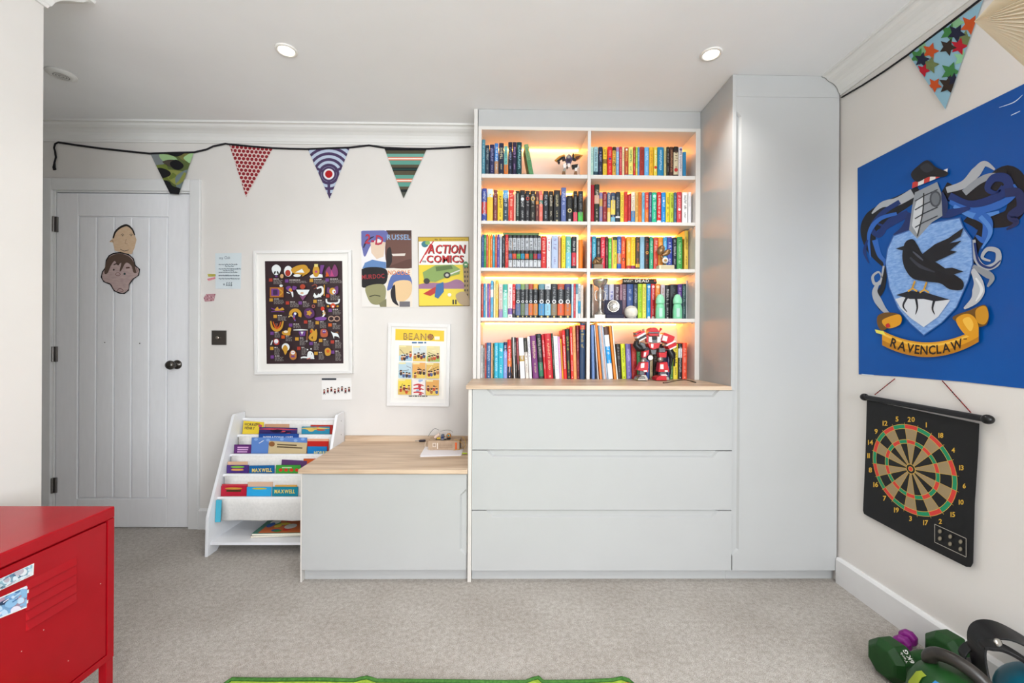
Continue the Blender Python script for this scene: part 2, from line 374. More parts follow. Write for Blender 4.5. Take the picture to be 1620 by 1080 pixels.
STEEL = mat('#8d8a88', 0.28, 0.9); DSTEEL = mat('#55524f', 0.25, 0.9)
for v in (355, 560, 767):
    p = onY(87, v, D); mb = MB(); M = Matrix.Translation((DX0 - 0.004, D - 0.012, p.z))
    for k in range(5): mb.lathe([(0.0055, -0.045 + k*0.018), (0.0055, -0.0275 + k*0.018)], STEEL, 12, M)
    mb.box(DX0 - 0.02, DX0 + 0.012, D - 0.006, D + 0.0015, p.z - 0.045, p.z + 0.045, STEEL); mb.build('hinge', door, O)
kp = onY(274, 577, D - 0.03); mb = MB(); M = Matrix.Translation((kp.x, yf, kp.z)) @ Matrix.Rotation(pi/2, 4, 'X')
mb.lathe([(0.0, 0), (0.027, 0), (0.027, 0.004), (0.022, 0.007), (0.010, 0.010), (0.009, 0.028), (0.016, 0.034), (0.025, 0.045), (0.027, 0.056), (0.022, 0.066), (0.012, 0.072), (0, 0.073)], DSTEEL, 28, M); mb.build('knob', door, O)
for u, v in ((165, 541.5), (220.5, 543)):
    p = onY(u, v, D); mb = MB(); mb.lathe([(0, 0), (0.003, 0), (0.003, 0.0035), (0, 0.0036)], mat('#6a6662', 0.5), 10, Matrix.Translation((p.x, yf + 0.002, p.z)) @ Matrix.Rotation(pi/2, 4, 'X')); mb.build('screw_hole', door, O)

# ================================================================== ceiling fittings
dl = [(onZ(453, 79, CEIL), 'lit recessed downlight in the ceiling in front of the bunting'), (onZ(1125, 85, CEIL), 'lit recessed downlight in the ceiling in front of the tall wardrobe')]
def beam(loc, energy, parent=None):
    l = bpy.data.lights.new('downlight_fill_beam', 'SPOT'); l.energy = energy; l.spot_size = radians(125); l.spot_blend = 1.0; l.color = (1, 0.965, 0.92); l.shadow_soft_size = 0.05
    lo = bpy.data.objects.new('downlight_fill_beam', l); lo.location = loc; lo.parent = parent; col.objects.link(lo)
for p, lab in dl:
    o = thing('downlight', p, lab, 'light', 'ceiling downlights'); M = Matrix.Translation(p)
    mb = MB(); mb.lathe([(0.032, -0.001), (0.034, -0.006), (0.044, -0.005), (0.046, 0.0), (0.032, 0.0)], mat('#e9e6e2', 0.4), 32, M); mb.build('rim', o, p)
    mb = MB(); mb.lathe([(0, -0.002), (0.0335, -0.002), (0.0335, -0.0005), (0, -0.0005)], mat('#fff0d2', 0.5, emit=10), 32, M); mb.build('lamp_face', o, p)
    beam((0, 0, -0.02), 17, o)
for y in (0.35, -1.15):                     # added fill spots behind the camera, without fittings, to even out the light
    for x in (-0.5, 0.5): beam((x, y, CEIL - 0.02), 24)
p = onZ(97, 117, CEIL); M = Matrix.Translation(p); o = thing('ceiling_vent', p, 'round white vent with grey centre on the ceiling near the door', 'vent')
mb = MB(); mb.lathe([(0.03, -0.012), (0.042, -0.012), (0.055, -0.006), (0.058, 0), (0.03, 0)], mat('#e4e3e1', 0.4), 32, M); mb.build('rim', o, p)
mb = MB(); mb.lathe([(0, -0.010), (0.031, -0.010), (0.031, -0.001), (0, -0.001)], mat('#8b8885', 0.5), 24, M)
for r in (0.01, 0.02, 0.029): mb.lathe([(r, -0.0102), (r, -0.012), (r - 0.003, -0.012), (r - 0.003, -0.0102)], mat('#6f6c6a', 0.5), 24, M)
mb.build('grille', o, p)

# ================================================================== fitted furniture
def front(name, parent, O, x0, x1, z0, z1, yf, t, edge, a, b, d, m, e=0.010, g=0.008):
    """a flat front with a finger pull routed into one edge, from a to b along it, d deep"""
    mp = {'top': lambda s, q, y: (x0 + s, y, z0 + q), 'right': lambda s, q, y: (x0 + q, y, z0 + s), 'left': lambda s, q, y: (x1 - q, y, z0 + s)}[edge]
    S, T = (x1 - x0, z1 - z0) if edge == 'top' else (z1 - z0, x1 - x0)
    A = [(0, 0), (S, 0), (S, T), (b, T), (b - d, T - d), (a + d, T - d), (a, T), (0, T)]
    N = [(b, T), (b - d, T - d), (a + d, T - d), (a, T)]
    I = [(b - 1.414*g, T), (b - d - .414*g, T - d + g), (a + d + .414*g, T - d + g), (a + 1.414*g, T)]
    mb = MB(); mb.add([mp(s, q, yf) for s, q in A], [tuple(range(8))], m)
    vs = [mp(s, q, yf) for s, q in N] + [mp(s, q, yf + e) for s, q in I]
    mb.add(vs, [(i, i + 1, 5 + i, 4 + i) for i in range(3)] + [(4, 5, 6, 7)], m)
    y2 = yf + t
    mb.add([mp(0, 0, yf), mp(S, 0, yf), mp(S, 0, y2), mp(0, 0, y2), mp(S, T, yf), mp(S, T, y2), mp(0, T, yf), mp(0, T, y2)], [(0, 1, 2, 3), (1, 4, 5, 2), (0, 3, 7, 6), (3, 2, 5, 7)], m)
    mb.add([mp(S, T, yf), mp(b, T, yf), mp(b - 1.414*g, T, yf + e), mp(a + 1.414*g, T, yf + e), mp(a, T, yf), mp(0, T, yf), mp(0, T, y2), mp(S, T, y2)], [tuple(range(8))], m)
    return mb.build(name, parent, O)
def X(u, Y, v=700): return onY(u, v, Y).x
def Z(v, Y, u=950): return onY(u, v, Y).z
ZC = Z(610.3, F - 0.012); ZCB = ZC - 0.018               # worktop top and underside
cx0, cx1 = X(740.5, F), X(747, F); dxr = X(1158, F)
WPX = 1.050                                              # left face of the wardrobe side
PLY = F + 0.045
# chest of drawers
O = (cx0, F, 0); o = thing('drawer_chest', O, 'wide pale grey chest of three handleless drawers under the bookcase', 'chest of drawers')
mb = MB(); mb.box(cx0, cx1 - 0.002, F + 0.002, D - 0.002, 0, ZCB, EDGE); mb.build('side_panel', o, O, 0.001)
mb = MB(); mb.box(cx1, WPX - 0.004, F + 0.022, D - 0.004, 0.056, ZCB - 0.002, CABIN); mb.build('carcass', o, O)
mb = MB(); mb.box(cx1, WPX - 0.004, F + 0.030, F + 0.046, 0.0, 0.052, CAB); mb.build('plinth', o, O)
zs = [(Z(902, F), Z(808, F)), (Z(806.3, F), Z(713, F)), (Z(711.5, F), Z(616.5, F))]
na, nb = X(769, F) - cx1, X(1138.5, F) - cx1
for i, (a, b) in enumerate(zs): front('drawer', o, O, cx1, dxr, a, b, F, 0.019, 'top', na, nb, 0.031, CAB)
O = (X(737, F), F, ZCB); mb = MB(); mb.box(O[0], WPX - 0.001, F - 0.012, D - 0.003, ZCB + 0.0002, ZC, WOOD); o = mb.build('worktop', None, O, 0.0012)
tag(o, 'pale oak worktop running under the bookcase above the drawers', 'worktop')
# low cupboard
ZL = Z(743, F - 0.012, 600); ZLB = ZL - 0.019; lx0 = X(475.5, F); ldx0, ldx1 = X(478.5, F), X(738.2, F)
O = (lx0, F, 0); o = thing('low_cupboard', O, 'low pale grey cupboard with one wide door beside the drawers', 'cupboard')
mb = MB(); mb.box(lx0, ldx0 - 0.0015, F + 0.002, D - 0.022, 0, ZLB - 0.0005, EDGE); mb.build('side_panel', o, O, 0.001)
mb = MB(); mb.box(ldx0, cx0 - 0.004, F + 0.022, D - 0.022, 0.056, ZLB - 0.002, CABIN); mb.build('carcass', o, O)
mb = MB(); mb.box(ldx0, cx0 - 0.004, F + 0.030, F + 0.046, 0, 0.052, CAB); mb.build('plinth', o, O)
za, zb = Z(901, F), Z(750.5, F)
front('door', o, O, ldx0, ldx1, za, zb, F, 0.019, 'right', Z(879, F) - za, Z(773, F) - za, 0.03, CAB)
wx0 = X(471.5, F - 0.012); O = (wx0, F, ZLB); o = thing('low_worktop', O, 'pale oak worktop on the low cupboard with a thin upstand', 'worktop')
mb = MB(); mb.box(wx0, cx0 - 0.0015, F - 0.012, D - 0.0195, ZLB + 0.0002, ZL, WOOD); mb.build('top_board', o, O, 0.0012)
mb = MB(); mb.box(wx0 + 0.0, cx0 - 0.0015, D - 0.0185, D - 0.001, ZLB, ZL + 0.030, WOOD); mb.build('upstand', o, O, 0.001)
# wardrobe
gx0, gx1 = X(1159.6, F), X(1324.5, F); O = (WPX, F, 0); o = thing('wardrobe', O, 'tall pale grey fitted wardrobe with one handleless door by the banner wall', 'wardrobe')
mb = MB(); mb.box(WPX, WPX + 0.018, F - 0.002, D - 0.002, ZCB - 0.0, CEIL - 0.002, CAB); mb.build('side_panel', o, O, 0.0008)
mb = MB(); mb.box(WPX + 0.019, gx1 + 0.004, F + 0.022, D - 0.002, 0.056, CEIL - 0.002, CABIN); mb.build('carcass', o, O)
zt = Z(153.5, F, 1240); mb = MB(); mb.box(gx0 - 0.003, gx1 + 0.004, F + 0.004, F + 0.021, zt + 0.002, CEIL - 0.001, CAB); mb.build('fascia', o, O, 0.0006)
mb = MB(); mb.box(WPX - 0.003, XR - 0.0005, F + 0.030, F + 0.046, 0, 0.052, CAB); mb.build('plinth', o, O)
za = Z(902, F, 1240); front('door', o, O, gx0, gx1, za, zt - 0.001, F, 0.019, 'left', Z(880, F, 1165) - za, Z(173, F, 1165) - za, 0.031, CAB)
mb = MB(); mb.box(gx1 + 0.006, XR - 0.003, F + 0.012, F + 0.029, 0.054, CEIL - CV, mat('#7d7b79', 0.7)); mb.build('scribe_filler', o, O)

# bookcase
bx0, bx1 = X(755.5, YB, 400), WPX - 0.001; sx0, sx1 = X(760.8, YB, 400), X(1100, YB, 400); mx0, mx1 = X(929, YB, 400), X(934, YB, 400)
rows_top = [282.3, 355.4, 429.6, 508.6]; rows_bot = [276.2, 350.2, 424.3, 502.9]
SH = [(Z(b, YB, 930), Z(t, YB, 930)) for t, b in zip(rows_bot, rows_top)]      # (underside, top) of each shelf
ztop = Z(206.6, YB, 930); zrail = Z(203.2, YB, 930)
O = (bx0, YB, ZC); case = thing('bookcase', O, 'white built-in bookcase with two bays of lit shelves above the worktop', 'bookcase')
yb = D - 0.006; z0 = ZC + 0.0005
mb = MB(); mb.box(bx0, sx0, YB, D - 0.002, z0, ztop + 0.018, CABIN); mb.build('side_panel', case, O, 0.0008)
mb = MB(); mb.box(sx1, bx1, YB, D - 0.002, z0, ztop + 0.018, CABIN); mb.build('side_panel', case, O, 0.0008)
mb = MB(); mb.box(BXL, bx0 - 0.003, YB + 0.002, D - 0.002, z0, CEIL - 0.001, CABIN); mb.build('scribe_panel', case, O, 0.0008)
mb = MB(); mb.box(mx0, mx1, YB + 0.001, yb - 0.001, z0, ztop - 0.0005, CABIN); mb.build('divider', case, O, 0.0008)
mb = MB(); mb.box(sx0, sx1, YB, yb, ztop, ztop + 0.018, CABIN); mb.build('top_board', case, O, 0.0008)
mb = MB(); mb.box(sx0, sx1, yb, D - 0.002, z0, ztop, CABIN); mb.build('back_panel', case, O)
mb = MB(); mb.box(bx0, WPX - 0.001, YB + 0.003, YB + 0.02, ztop + 0.0185, CEIL - 0.001, CAB); mb.build('fascia', case, O, 0.0008)
bays = [(sx0, mx0), (mx1, sx1)]
for a, b in bays:
    for zu, zt_ in SH:
        mb = MB(); mb.box(a + 0.0005, b - 0.0005, YB + 0.0015, yb - 0.0005, zu, zt_, CABIN); mb.build('shelf', case, O, 0.0008)
LED = mat('#ffa13e', 0.5, emit=27)
for (a, b) in bays:
    for zu in [ztop] + [s[0] for s in SH]:
        mb = MB(); mb.box(a + 0.012, b - 0.012, yb - 0.012, yb - 0.003, zu - 0.006, zu - 0.0005, LED); mb.build('led_strip', case, O)
for zu, zt_ in SH:                                                     # small shelf pins
    for x in (sx0 + 0.004, mx0 - 0.004, mx1 + 0.004, sx1 - 0.004):
        mb = MB(); mb.lathe([(0, -0.004), (0.003, -0.004), (0.003, 0.004), (0, 0.004)], mat('#c9c6c2', 0.3, 0.5), 8, Matrix.Translation((x, YB + 0.03, zu - 0.004)) @ Matrix.Rotation(pi/2, 4, 'Y')); mb.build('shelf_pin', case, O)
# ================================================================== books
PAGES = noise_mat('page_edges', '#e4dccb', '#f3ecdd', 60, 0.8, 0.15, stretch=(30, 1, 1), bscale=60)
NAMES = {'white': 'f2f2f2', 'cream': 'e8dec4', 'pale grey': 'c8ccd0', 'grey': '8c8c8c', 'charcoal': '2b2c2f', 'black': '151515', 'red': 'd02a2c', 'dark red': '861e28', 'maroon': '5f2a30', 'brown': '6a4a36',
         'tan': 'c8a478', 'orange': 'ee8030', 'amber': 'eeb038', 'yellow': 'ecd044', 'lime green': 'bcdc40', 'green': '46a84e', 'dark green': '2a4a38', 'olive': '6e7a44', 'teal': '2f9a96', 'dark teal': '123c42', 'turquoise': '4ab8cc', 'light blue': '86b8dc',
         'blue': '2f80c4', 'royal blue': '3f5ea8', 'navy': '242c4c', 'slate blue': '6878a8', 'purple': '6a4a98', 'lilac': 'a898cc', 'plum': '7a3a72', 'pink': 'e49ab4', 'salmon': 'e87a6a', 'mint': 'b4e0cc'}
def cname(h):
    a = [int(h.lstrip('#')[i:i+2], 16) for i in (0, 2, 4)]
    return min(NAMES, key=lambda n: sum((a[i] - int(NAMES[n][2*i:2*i+2], 16))**2 * (3, 4, 2)[i] for i in range(3)))
def mixc(a, b, t):
    return '#' + ''.join('%02x' % round(int(a[1+2*i:3+2*i], 16)*(1-t) + int(b[1+2*i:3+2*i], 16)*t) for i in range(3))
def ordn(n): return '%d%s' % (n, 'th' if 10 <= n % 100 <= 20 else {1: 'st', 2: 'nd', 3: 'rd'}.get(n % 10, 'th'))
def book_mesh(o, w, d, h, base, tcol, bands, marks, rnd, title=None):
    """o: cover object gets its mesh here; children: pages, lettering"""
    m0 = mat(base, 0.42); t = min(0.0018, w*0.16); rd = min(w*0.2, 0.0035); mb = MB()
    xs = [0, w*.12, w*.5, w*.88, w]; ys = [rd, rd*.3, 0, rd*.3, rd]
    cuts = sorted({0, h} | {max(0, min(h, f*h)) for a, b, c in bands for f in (a, b)})
    for z0, z1 in zip(cuts[:-1], cuts[1:]):
        if z1 - z0 < 1e-5: continue
        c = base; zm = (z0 + z1)/2/h
        for a, b, cc in bands:
            if a <= zm <= b: c = cc
        vs = [(x, y, z) for z in (z0, z1) for x, y in zip(xs, ys)]
        mb.add(vs, [(i, i+1, 6+i, 5+i) for i in range(4)], mat(c, 0.42), True)
    yk = rd + 0.0015
    for z in (0, h): mb.add([(x, y, z) for x, y in zip(xs, ys)] + [(w, yk, z), (0, yk, z)], [(0, 1, 2, 3, 4, 5, 6)], m0)
    for xa, xb in ((0, t), (w - t, w)): mb.box(xa, xb, rd, d, 0, h, m0)
    mb.add([(t, yk, 0), (w-t, yk, 0), (w-t, yk, h), (t, yk, h)], [(0, 1, 2, 3)], m0)
    me_o = mb.build('book_cover_tmp'); o.data = me_o.data; o.data.name = 'book_cover'; bpy.data.objects.remove(me_o)
    mb = MB(); mb.box(t + 0.0001, w - t - 0.0001, yk + 0.0003, d - 0.003, 0.0025, h - 0.0025, PAGES); mb.build('pages', o)
    mb = MB(); tm = mat(mixc(tcol, base, 0.25), 0.5); yy = -0.00035; k = min(w*0.52, 0.014); xc = w/2
    def q(xa, xb, za, zb, m): mb.add([(xa, yy, za), (xb, yy, za), (xb, yy, zb), (xa, yy, zb)], [(0, 1, 2, 3)], m)
    if title:
        lay, W = layout(title, 'b'); s = min(k/CAPH, h*0.9/W); z = h*0.95
        for dx, vs, fs in lay: mb.add([(xc - CAPH*s/2 + b*s, yy, z - (a + dx)*s) for a, b in vs], fs, tm)
    else:
        segs = [(0.93 - 0.1*rnd.random(), 0.45 + 0.12*rnd.random(), 1.0), (0.36, 0.12 + 0.1*rnd.random(), 0.62)]
        if rnd.random() < 0.3: segs = [(0.9, 0.2, 0.9)]
        for za, zb, sc in segs:
            z = za*h; lim = zb*h; kk = k*sc
            while z > lim:
                st = kk*(0.42 + 0.3*rnd.random())
                if rnd.random() < 0.13: z -= st; continue
                x0 = xc - kk/2; x1 = xc + kk/2; th = st*0.32; r = rnd.random()
                q(x0, x1, z - th, z, tm)
                if r < .6: q(x0 if r < .3 else x1 - kk*.28, x0 + kk*.28 if r < .3 else x1, z - st*.8, z - th, tm)
                if r > .45: q(xc - kk*.14, xc + kk*.14, z - st*.75, z - th, tm)
                z -= st
        if w > 0.012 and rnd.random() < 0.6: q(xc - w*.15, xc + w*.15, h*.03, h*.03 + w*.3, tm)
    yy -= 0.0002
    for kind, f, c, r in marks:
        n = 14; zc = f*h; rr = r*w
        if kind == 'dot': mb.add([(xc + rr*cos(2*pi*i/n), yy, zc + rr*sin(2*pi*i/n)) for i in range(n)], [tuple(range(n))], mat(c, 0.5))
        elif kind == 'ring':
            vs = [(xc + g*rr*cos(2*pi*i/n), yy, zc + g*rr*sin(2*pi*i/n)) for g in (1, .62) for i in range(n)]
            mb.add(vs, [(i, (i+1) % n, n + (i+1) % n, n + i) for i in range(n)], mat(c, 0.5))
        elif kind == 'box': mb.add([(xc - rr, yy, zc - rr), (xc + rr, yy, zc - rr), (xc + rr, yy, zc + rr), (xc - rr, yy, zc + rr)], [(0, 1, 2, 3)], mat(c, 0.5))
    if mb.v: mb.build('lettering', o)['kind'] = 'stuff'
def parse(s):
    """x0-x1,top colour text-colour [lo:hi:colour ...] [dot/ring/box@height:colour:size] [lean=n] [y=n] [d=n] [t=title]"""
    p = s.split(); a, top = p[0].split(','); x0, x1 = (float(t) for t in a.split('-'))
    b = dict(x0=x0, x1=x1, top=float(top), c=p[1], t=p[2], bands=[], marks=[], lean=0, y=None, d=0.13, title=None, note=None)
    for t in p[3:]:
        if '@' in t: k, r = t.split('@'); f, c, z = r.split(':'); b['marks'].append((k, float(f), c, float(z)))
        elif t.startswith('lean='): b['lean'] = float(t[5:])
        elif t.startswith('y='): b['y'] = float(t[2:])
        elif t.startswith('d='): b['d'] = float(t[2:])
        elif t.startswith('t='): b['title'] = t[2:].replace('_', ' ')
        elif t.startswith('n='): b['note'] = t[2:].replace('_', ' ')
        else: lo, hi, c = t.split(':'); b['bands'].append((float(lo), float(hi), c))
    return b
ROWS = {}
ROWS['top left shelf'] = (750, 190, 2.325, 1, """
80-113,195 #4d8a9e #b8d5dd
115-155,250 #2c3b4c #b9c2bf
158-205,245 #262a52 #a7a3cc
207-245,232 #3b7cc4 #f0f0f0 0:.45:#b58a6a
250-300,230 #1c2740 #e6ddb0
302-338,260 #6fb3b0 #3f6f6c 0:.38:#d0783a
345-386,220 #1d2436 #b0b6e0
388-427,220 #2a2440 #c79ad0
429-480,220 #0c3a40 #a0d8d8
502-547,238 #5c9464 #4a7a54 .5:1:#7f9f70 lean=-58""")
ROWS['top right shelf'] = (920, 190, 2.325, 1, """
92-120,268 #bfe0d0 #77aabb
124-168,268 #9cc3cc #334455 0:.18:#2a4a5a
172-213,268 #262b45 #b9b6d6
218-258,270 #e8c33a #7a5a28 .45:.6:#8a6a2c
263-310,266 #d8272c #f2b0a8 dot@.6:#3a3a70:.25
313-347,268 #e2b04a #332a1c .88:1:#3a2a1c ring@.42:#2a2218:.45
350-380,270 #7fb0d8 #d8e8f4 .85:1:#a888b8
383-408,266 #c8384a #f0c0b0
410-432,270 #e8dcae #c0903a
435-472,272 #b84a34 #f0d060 0:.08:#3aa0d0 dot@.92:#f4e8d8:.3
475-520,270 #eadf7a #4a7a4a 0:.09:#4aa8d8
523-545,268 #b04a2c #e8c8a0 .0:.45:#d03a34
547-565,268 #9fd040 #f4f4e0 .0:.3:#e8d048
567-585,270 #5b9ad0 #e8f0f8
587-632,268 #a8392f #6a1f1a
635-680,270 #6cb2e6 #cfe6fa
684-724,270 #f0b62c #c77f1a
728-763,270 #e6d24a #ffffff dot@.33:#d03a20:.42
767-828,270 #1f7fae #dff0fa
832-855,270 #cfc48a #666655
858-885,268 #23211f #a8a098
888-925,268 #4a2a24 #d8a070
928-975,266 #2a2420 #5a2a24 .1:.82:#d6c8a8 dot@.25:#c03030:.4
978-1018,270 #dcd6d8 #555566 dot@.92:#5a3a7a:.3
1022-1055,318 #2f86b4 #2a78a4""")
ROWS['second left shelf'] = (750, 190, 2.325, 2, """
80-129,685 #3f4f9c #f4f4f4 .25:.6:#c8342c
133-190,690 #f2c64a #e8b83a .75:1:#cfe2ee
195-235,700 #7a4040 #ccaaaa
238-291,708 #f0c83c #3a2a10
292-345,703 #3a4a5a #e6eef4 .75:1:#5fa6d8
348-400,703 #d84038 #f8dcc0
402-419,710 #f0c0b0 #d8a090
420-459,708 #26322a #ccddcc
460-515,703 #26272b #dddddd dot@.72:#d8dce0:.3
517-562,708 #2b2a2e #bbbbbb ring@.75:#c84a3a:.4
566-618,708 #2c2a26 #c8c0b0 ring@.75:#d8b060:.42
622-652,712 #6a4040 #e8c890 .58:.68:#d8843a
655-692,708 #e8786a #f8d0c0 .58:.7:#3f8a80
697-748,710 #2a2d33 #cfd8e0
752-797,712 #2a2824 #ece0c8
802-868,704 #26282c #e8d8a0
877-927,677 #5f6fa6 #c8d0ea
932-992,758 #1f2022 #5a5850 ring@.45:#d8c890:.35 box@.1:#c8c8c8:.18
1000-1040,712 #27282a #8a8a8c 0:.34:#e8566a
1047-1097,712 #27282a #8a8a8c 0:.34:#52c452""")
ROWS['second right shelf'] = (920, 190, 2.325, 2, """
92-130,650 #a8142a #8a0f22
132-180,645 #2b3328 #e8d8c8 .5:.72:#d8a890
182-213,725 #8a7fae #d8b050 .55:.8:#caa25a
216-257,720 #8a2a2e #e0a8a0
262-293,725 #5a7a9a #f0e0c0 0:.36:#f0d080 .36:.5:#e8a850
297-342,725 #3a4a66 #d8d0a0 .28:.75:#f0d060 0:.2:#7ab0c8
345-390,720 #2a3138 #9aa0a4 .17:.22:#f0f0f0
393-428,725 #ecd04a #8a6a20
430-466,718 #cc3a30 #8a2420
468-498,740 #a8242c #d86a60 0:.08:#4aa8d8
502-540,722 #e8dcc8 #8a7a60 0:.4:#4a8ac0
543-573,722 #e0b060 #7a5a2c
576-608,722 #e07a2c #7a3a1c
610-637,725 #7ab8d8 #3a6a8a
640-677,725 #d8483a #f4d8b0 0:.45:#e0702c
680-708,722 #4a4a70 #d8d8f0
710-757,725 #1fb089 #d0f0e0 dot@.88:#a8e8d8:.35
762-803,722 #d2262a #ffffff 0:.1:#f4f0f0
806-848,725 #1a86d0 #cfe8fa dot@.72:#f0f4f8:.2
851-888,725 #e8cc38 #4a3a1a
890-928,725 #b8c83a #3a3a1a
930-958,725 #42607a #8ab0cc
962-1008,722 #cc3c44 #f0d0d0 dot@.45:#f4e4e4:.3
1015-1068,725 #f0f0f0 #444444
1075-1106,722 #e2e2e6 #d0d0d6""")
SER = "#34363c #4a4c52 .55:.92:#b9bec4 .3:.45:%s .05:.26:#c8ccd0"
s3 = """78-100,130 #3a5a94 #c8d4e8
101-122,130 #3a9a4a #d8ecd8
123-143,130 #c8563a #f4d8c0
145-163,130 #f0b83a #a8702a
165-186,130 #f07a2a #fce0c0
188-210,130 #3aa0b8 #d8f0f4
212-232,130 #c85a40 #f0d0b8
233-257,130 #5a4a9a #d0c8f0
259-280,135 #b8c4cc #6a7a8a
281-313,140 #2a2a30 #a8a8b0
316-345,132 #c83038 #f0c0a0
"""
for (a, b), c in zip(((348, 384), (388, 426), (430, 467), (471, 509), (514, 552), (556, 593), (597, 636), (640, 673)), ('#5a6a9a', '#d8503a', '#6aaa4a', '#2a9ac0', '#d86a3a', '#2f6a4a', '#b83a3a', '#6a5ab8')):
    s3 += '%d-%d,140 ' % (a, b) + SER % c + '\n'
s3 += """677-728,145 #cc2e2e #f4e0d0
733-774,145 #f0f0f6 #c84050
780-846,142 #b0c0dc #7a5a9a
850-871,142 #d8a890 #a87860
880-921,140 #f2d634 #a08a20
925-976,145 #6ab0a0 #e0f0e8 0:.5:#7ac0d4
983-1028,150 #2a2c34 #dddddd .1:.5:#c83444
1030-1050,150 #e8e0d0 #b0a890
1053-1093,185 #f27c1a #f08a30"""
ROWS['third left shelf'] = (750, 350, 2.325, 3, s3)
ROWS['third right shelf'] = (920, 350, 2.362, 3, """
85-103,148 #c02838 #f0c0c0
106-150,148 #3a9ab8 #bbeeff
153-192,160 #3a3a3e #cccccc
195-239,152 #d8384a #f4d4d4
243-270,150 #5a2a34 #c89a80
273-304,165 #5ac84a #e8f8d8
305-317,155 #e8a870 #a8703a
318-357,152 #e0d84a #5a6a2a .9:1:#3a4a30
360-402,148 #3f68b0 #d8e0f4 .2:.5:#c87a4a 0:.14:#2a5ab0
403-443,150 #e0502a #f8c090 ring@.33:#2a1a14:.4
455-499,155 #f0ac38 #f8e0a8 0:.15:#b83a34
500-543,155 #f0d032 #b8862a 0:.15:#8a2a5a
547-588,155 #4a3a30 #e0803a .1:.2:#e0c040
590-635,150 #8ab4cc #9cc4dc
637-684,150 #2a2220 #c04030 ring@.53:#d8a840:.3
687-723,155 #3aa880 #cfe8dc
728-773,157 #d85040 #f4d0c8
775-821,157 #f09a30 #f8d8a0
824-861,155 #4aa8e0 #d0ecfc
864-915,155 #3a4aa0 #ffffff
920-959,160 #1f2638 #dddddd
962-1016,155 #3f9a4c #cfe8c0
1036-1076,92 #d8b84a #5a4a1a d=.16""")
s4 = """75-95,625 #c84a40 #f0d8d0
96-115,625 #2f9ac8 #d8f0fa
116-133,625 #d8dcd0 #7a6a5a
135-151,625 #7a5ab0 #e0d0f0
152-166,625 #c85a70 #f4d0d8
167-194,592 #5aa8d0 #f0f8fc .55:.75:#e8f0f4
197-217,592 #f0e0b0 #d8a848
219-244,592 #e8c050 #fff4d8
250-289,630 #d8ccc8 #b08a80 0:.25:#9a84b8
290-339,630 #8ad0c0 #f0f8f4 .75:1:#3aa89a
342-386,630 #f0e8e8 #a04a6a .1:.28:#7a5aa0
388-416,630 #d82c2c #ffffff 0:.26:#3a3a3a
"""
for (a, b), c, d in zip(((418, 469), (470, 511), (512, 549), (550, 593), (596, 642), (650, 709), (713, 773), (777, 836), (840, 907), (912, 976)),
                        ('#5a7aa0', '#7a9a60', '#8a8a80', '#a8483a', '#d8a040', '#5a8a98', '#d0d4d8', '#3a3c40', '#b05038', '#3a3468'),
                        ('#5a6a90', '#6a7a5a', '#8a90a0', '#d8703a', '#d08840', '#4a90c0', '#8ac0d8', '#8a7a60', '#d85a30', '#c86a30')):
    s4 += '%d-%d,628 #2f3236 #9a9ca0 .84:1:%s .08:.42:%s ring@.48:#e4e6e8:.34 dot@.04:#d8c06a:.16\n' % (a, b, c, d)
s4 += """980-1001,628 #a0c8e0 #f0f8fc
1002-1023,628 #c83c44 #f0d0d0
1024-1046,628 #3a7a94 #d8e8f0 0:.7:#e0e4e0
1047-1073,628 #d8dce0 #2a2a2e .14:.5:#3aa0c8
1075-1100,640 #e8dcd0 #c8a890"""
ROWS['fourth left shelf'] = (750, 350, 2.325, 4, s4)
ROWS['fourth right shelf'] = (920, 350, 2.395, 4, """
85-103,630 #3a3634 #8a8480
106-122,632 #d8d0c8 #8a7a70
225-272,632 #8a94b0 #e0e4f0
280-328,632 #d0d0e0 #4444aa
332-386,632 #5a4450 #e8e0e0
388-409,632 #a8788a #e0c8d0
410-453,632 #7a6070 #c8b8c0
458-520,630 #3f5a94 #c8d4ec
525-566,632 #3c4658 #ccccdd
570-611,628 #b8e03a #6a8a2a
615-653,628 #e8e060 #9a9430
658-697,628 #1f8fd0 #d8eefa dot@.92:#d8eefa:.35 dot@.05:#e8f4fc:.35
700-742,628 #d02a34 #f8e0e0 dot@.92:#f0d0d0:.35 dot@.05:#f8f0f0:.35
745-791,630 #f08a30 #f8d8b0 dot@.92:#f8dcb0:.35
800-841,635 #cfc8d0 #aa7744
845-890,640 #24262a #eeeeee
893-966,632 #262c30 #6a7478
970-1013,630 #5a3a8a #d0c0e8
1016-1053,628 #2a4a4c #9ac0c0
1054-1060,592 #e6e6ea #d4d4da""")
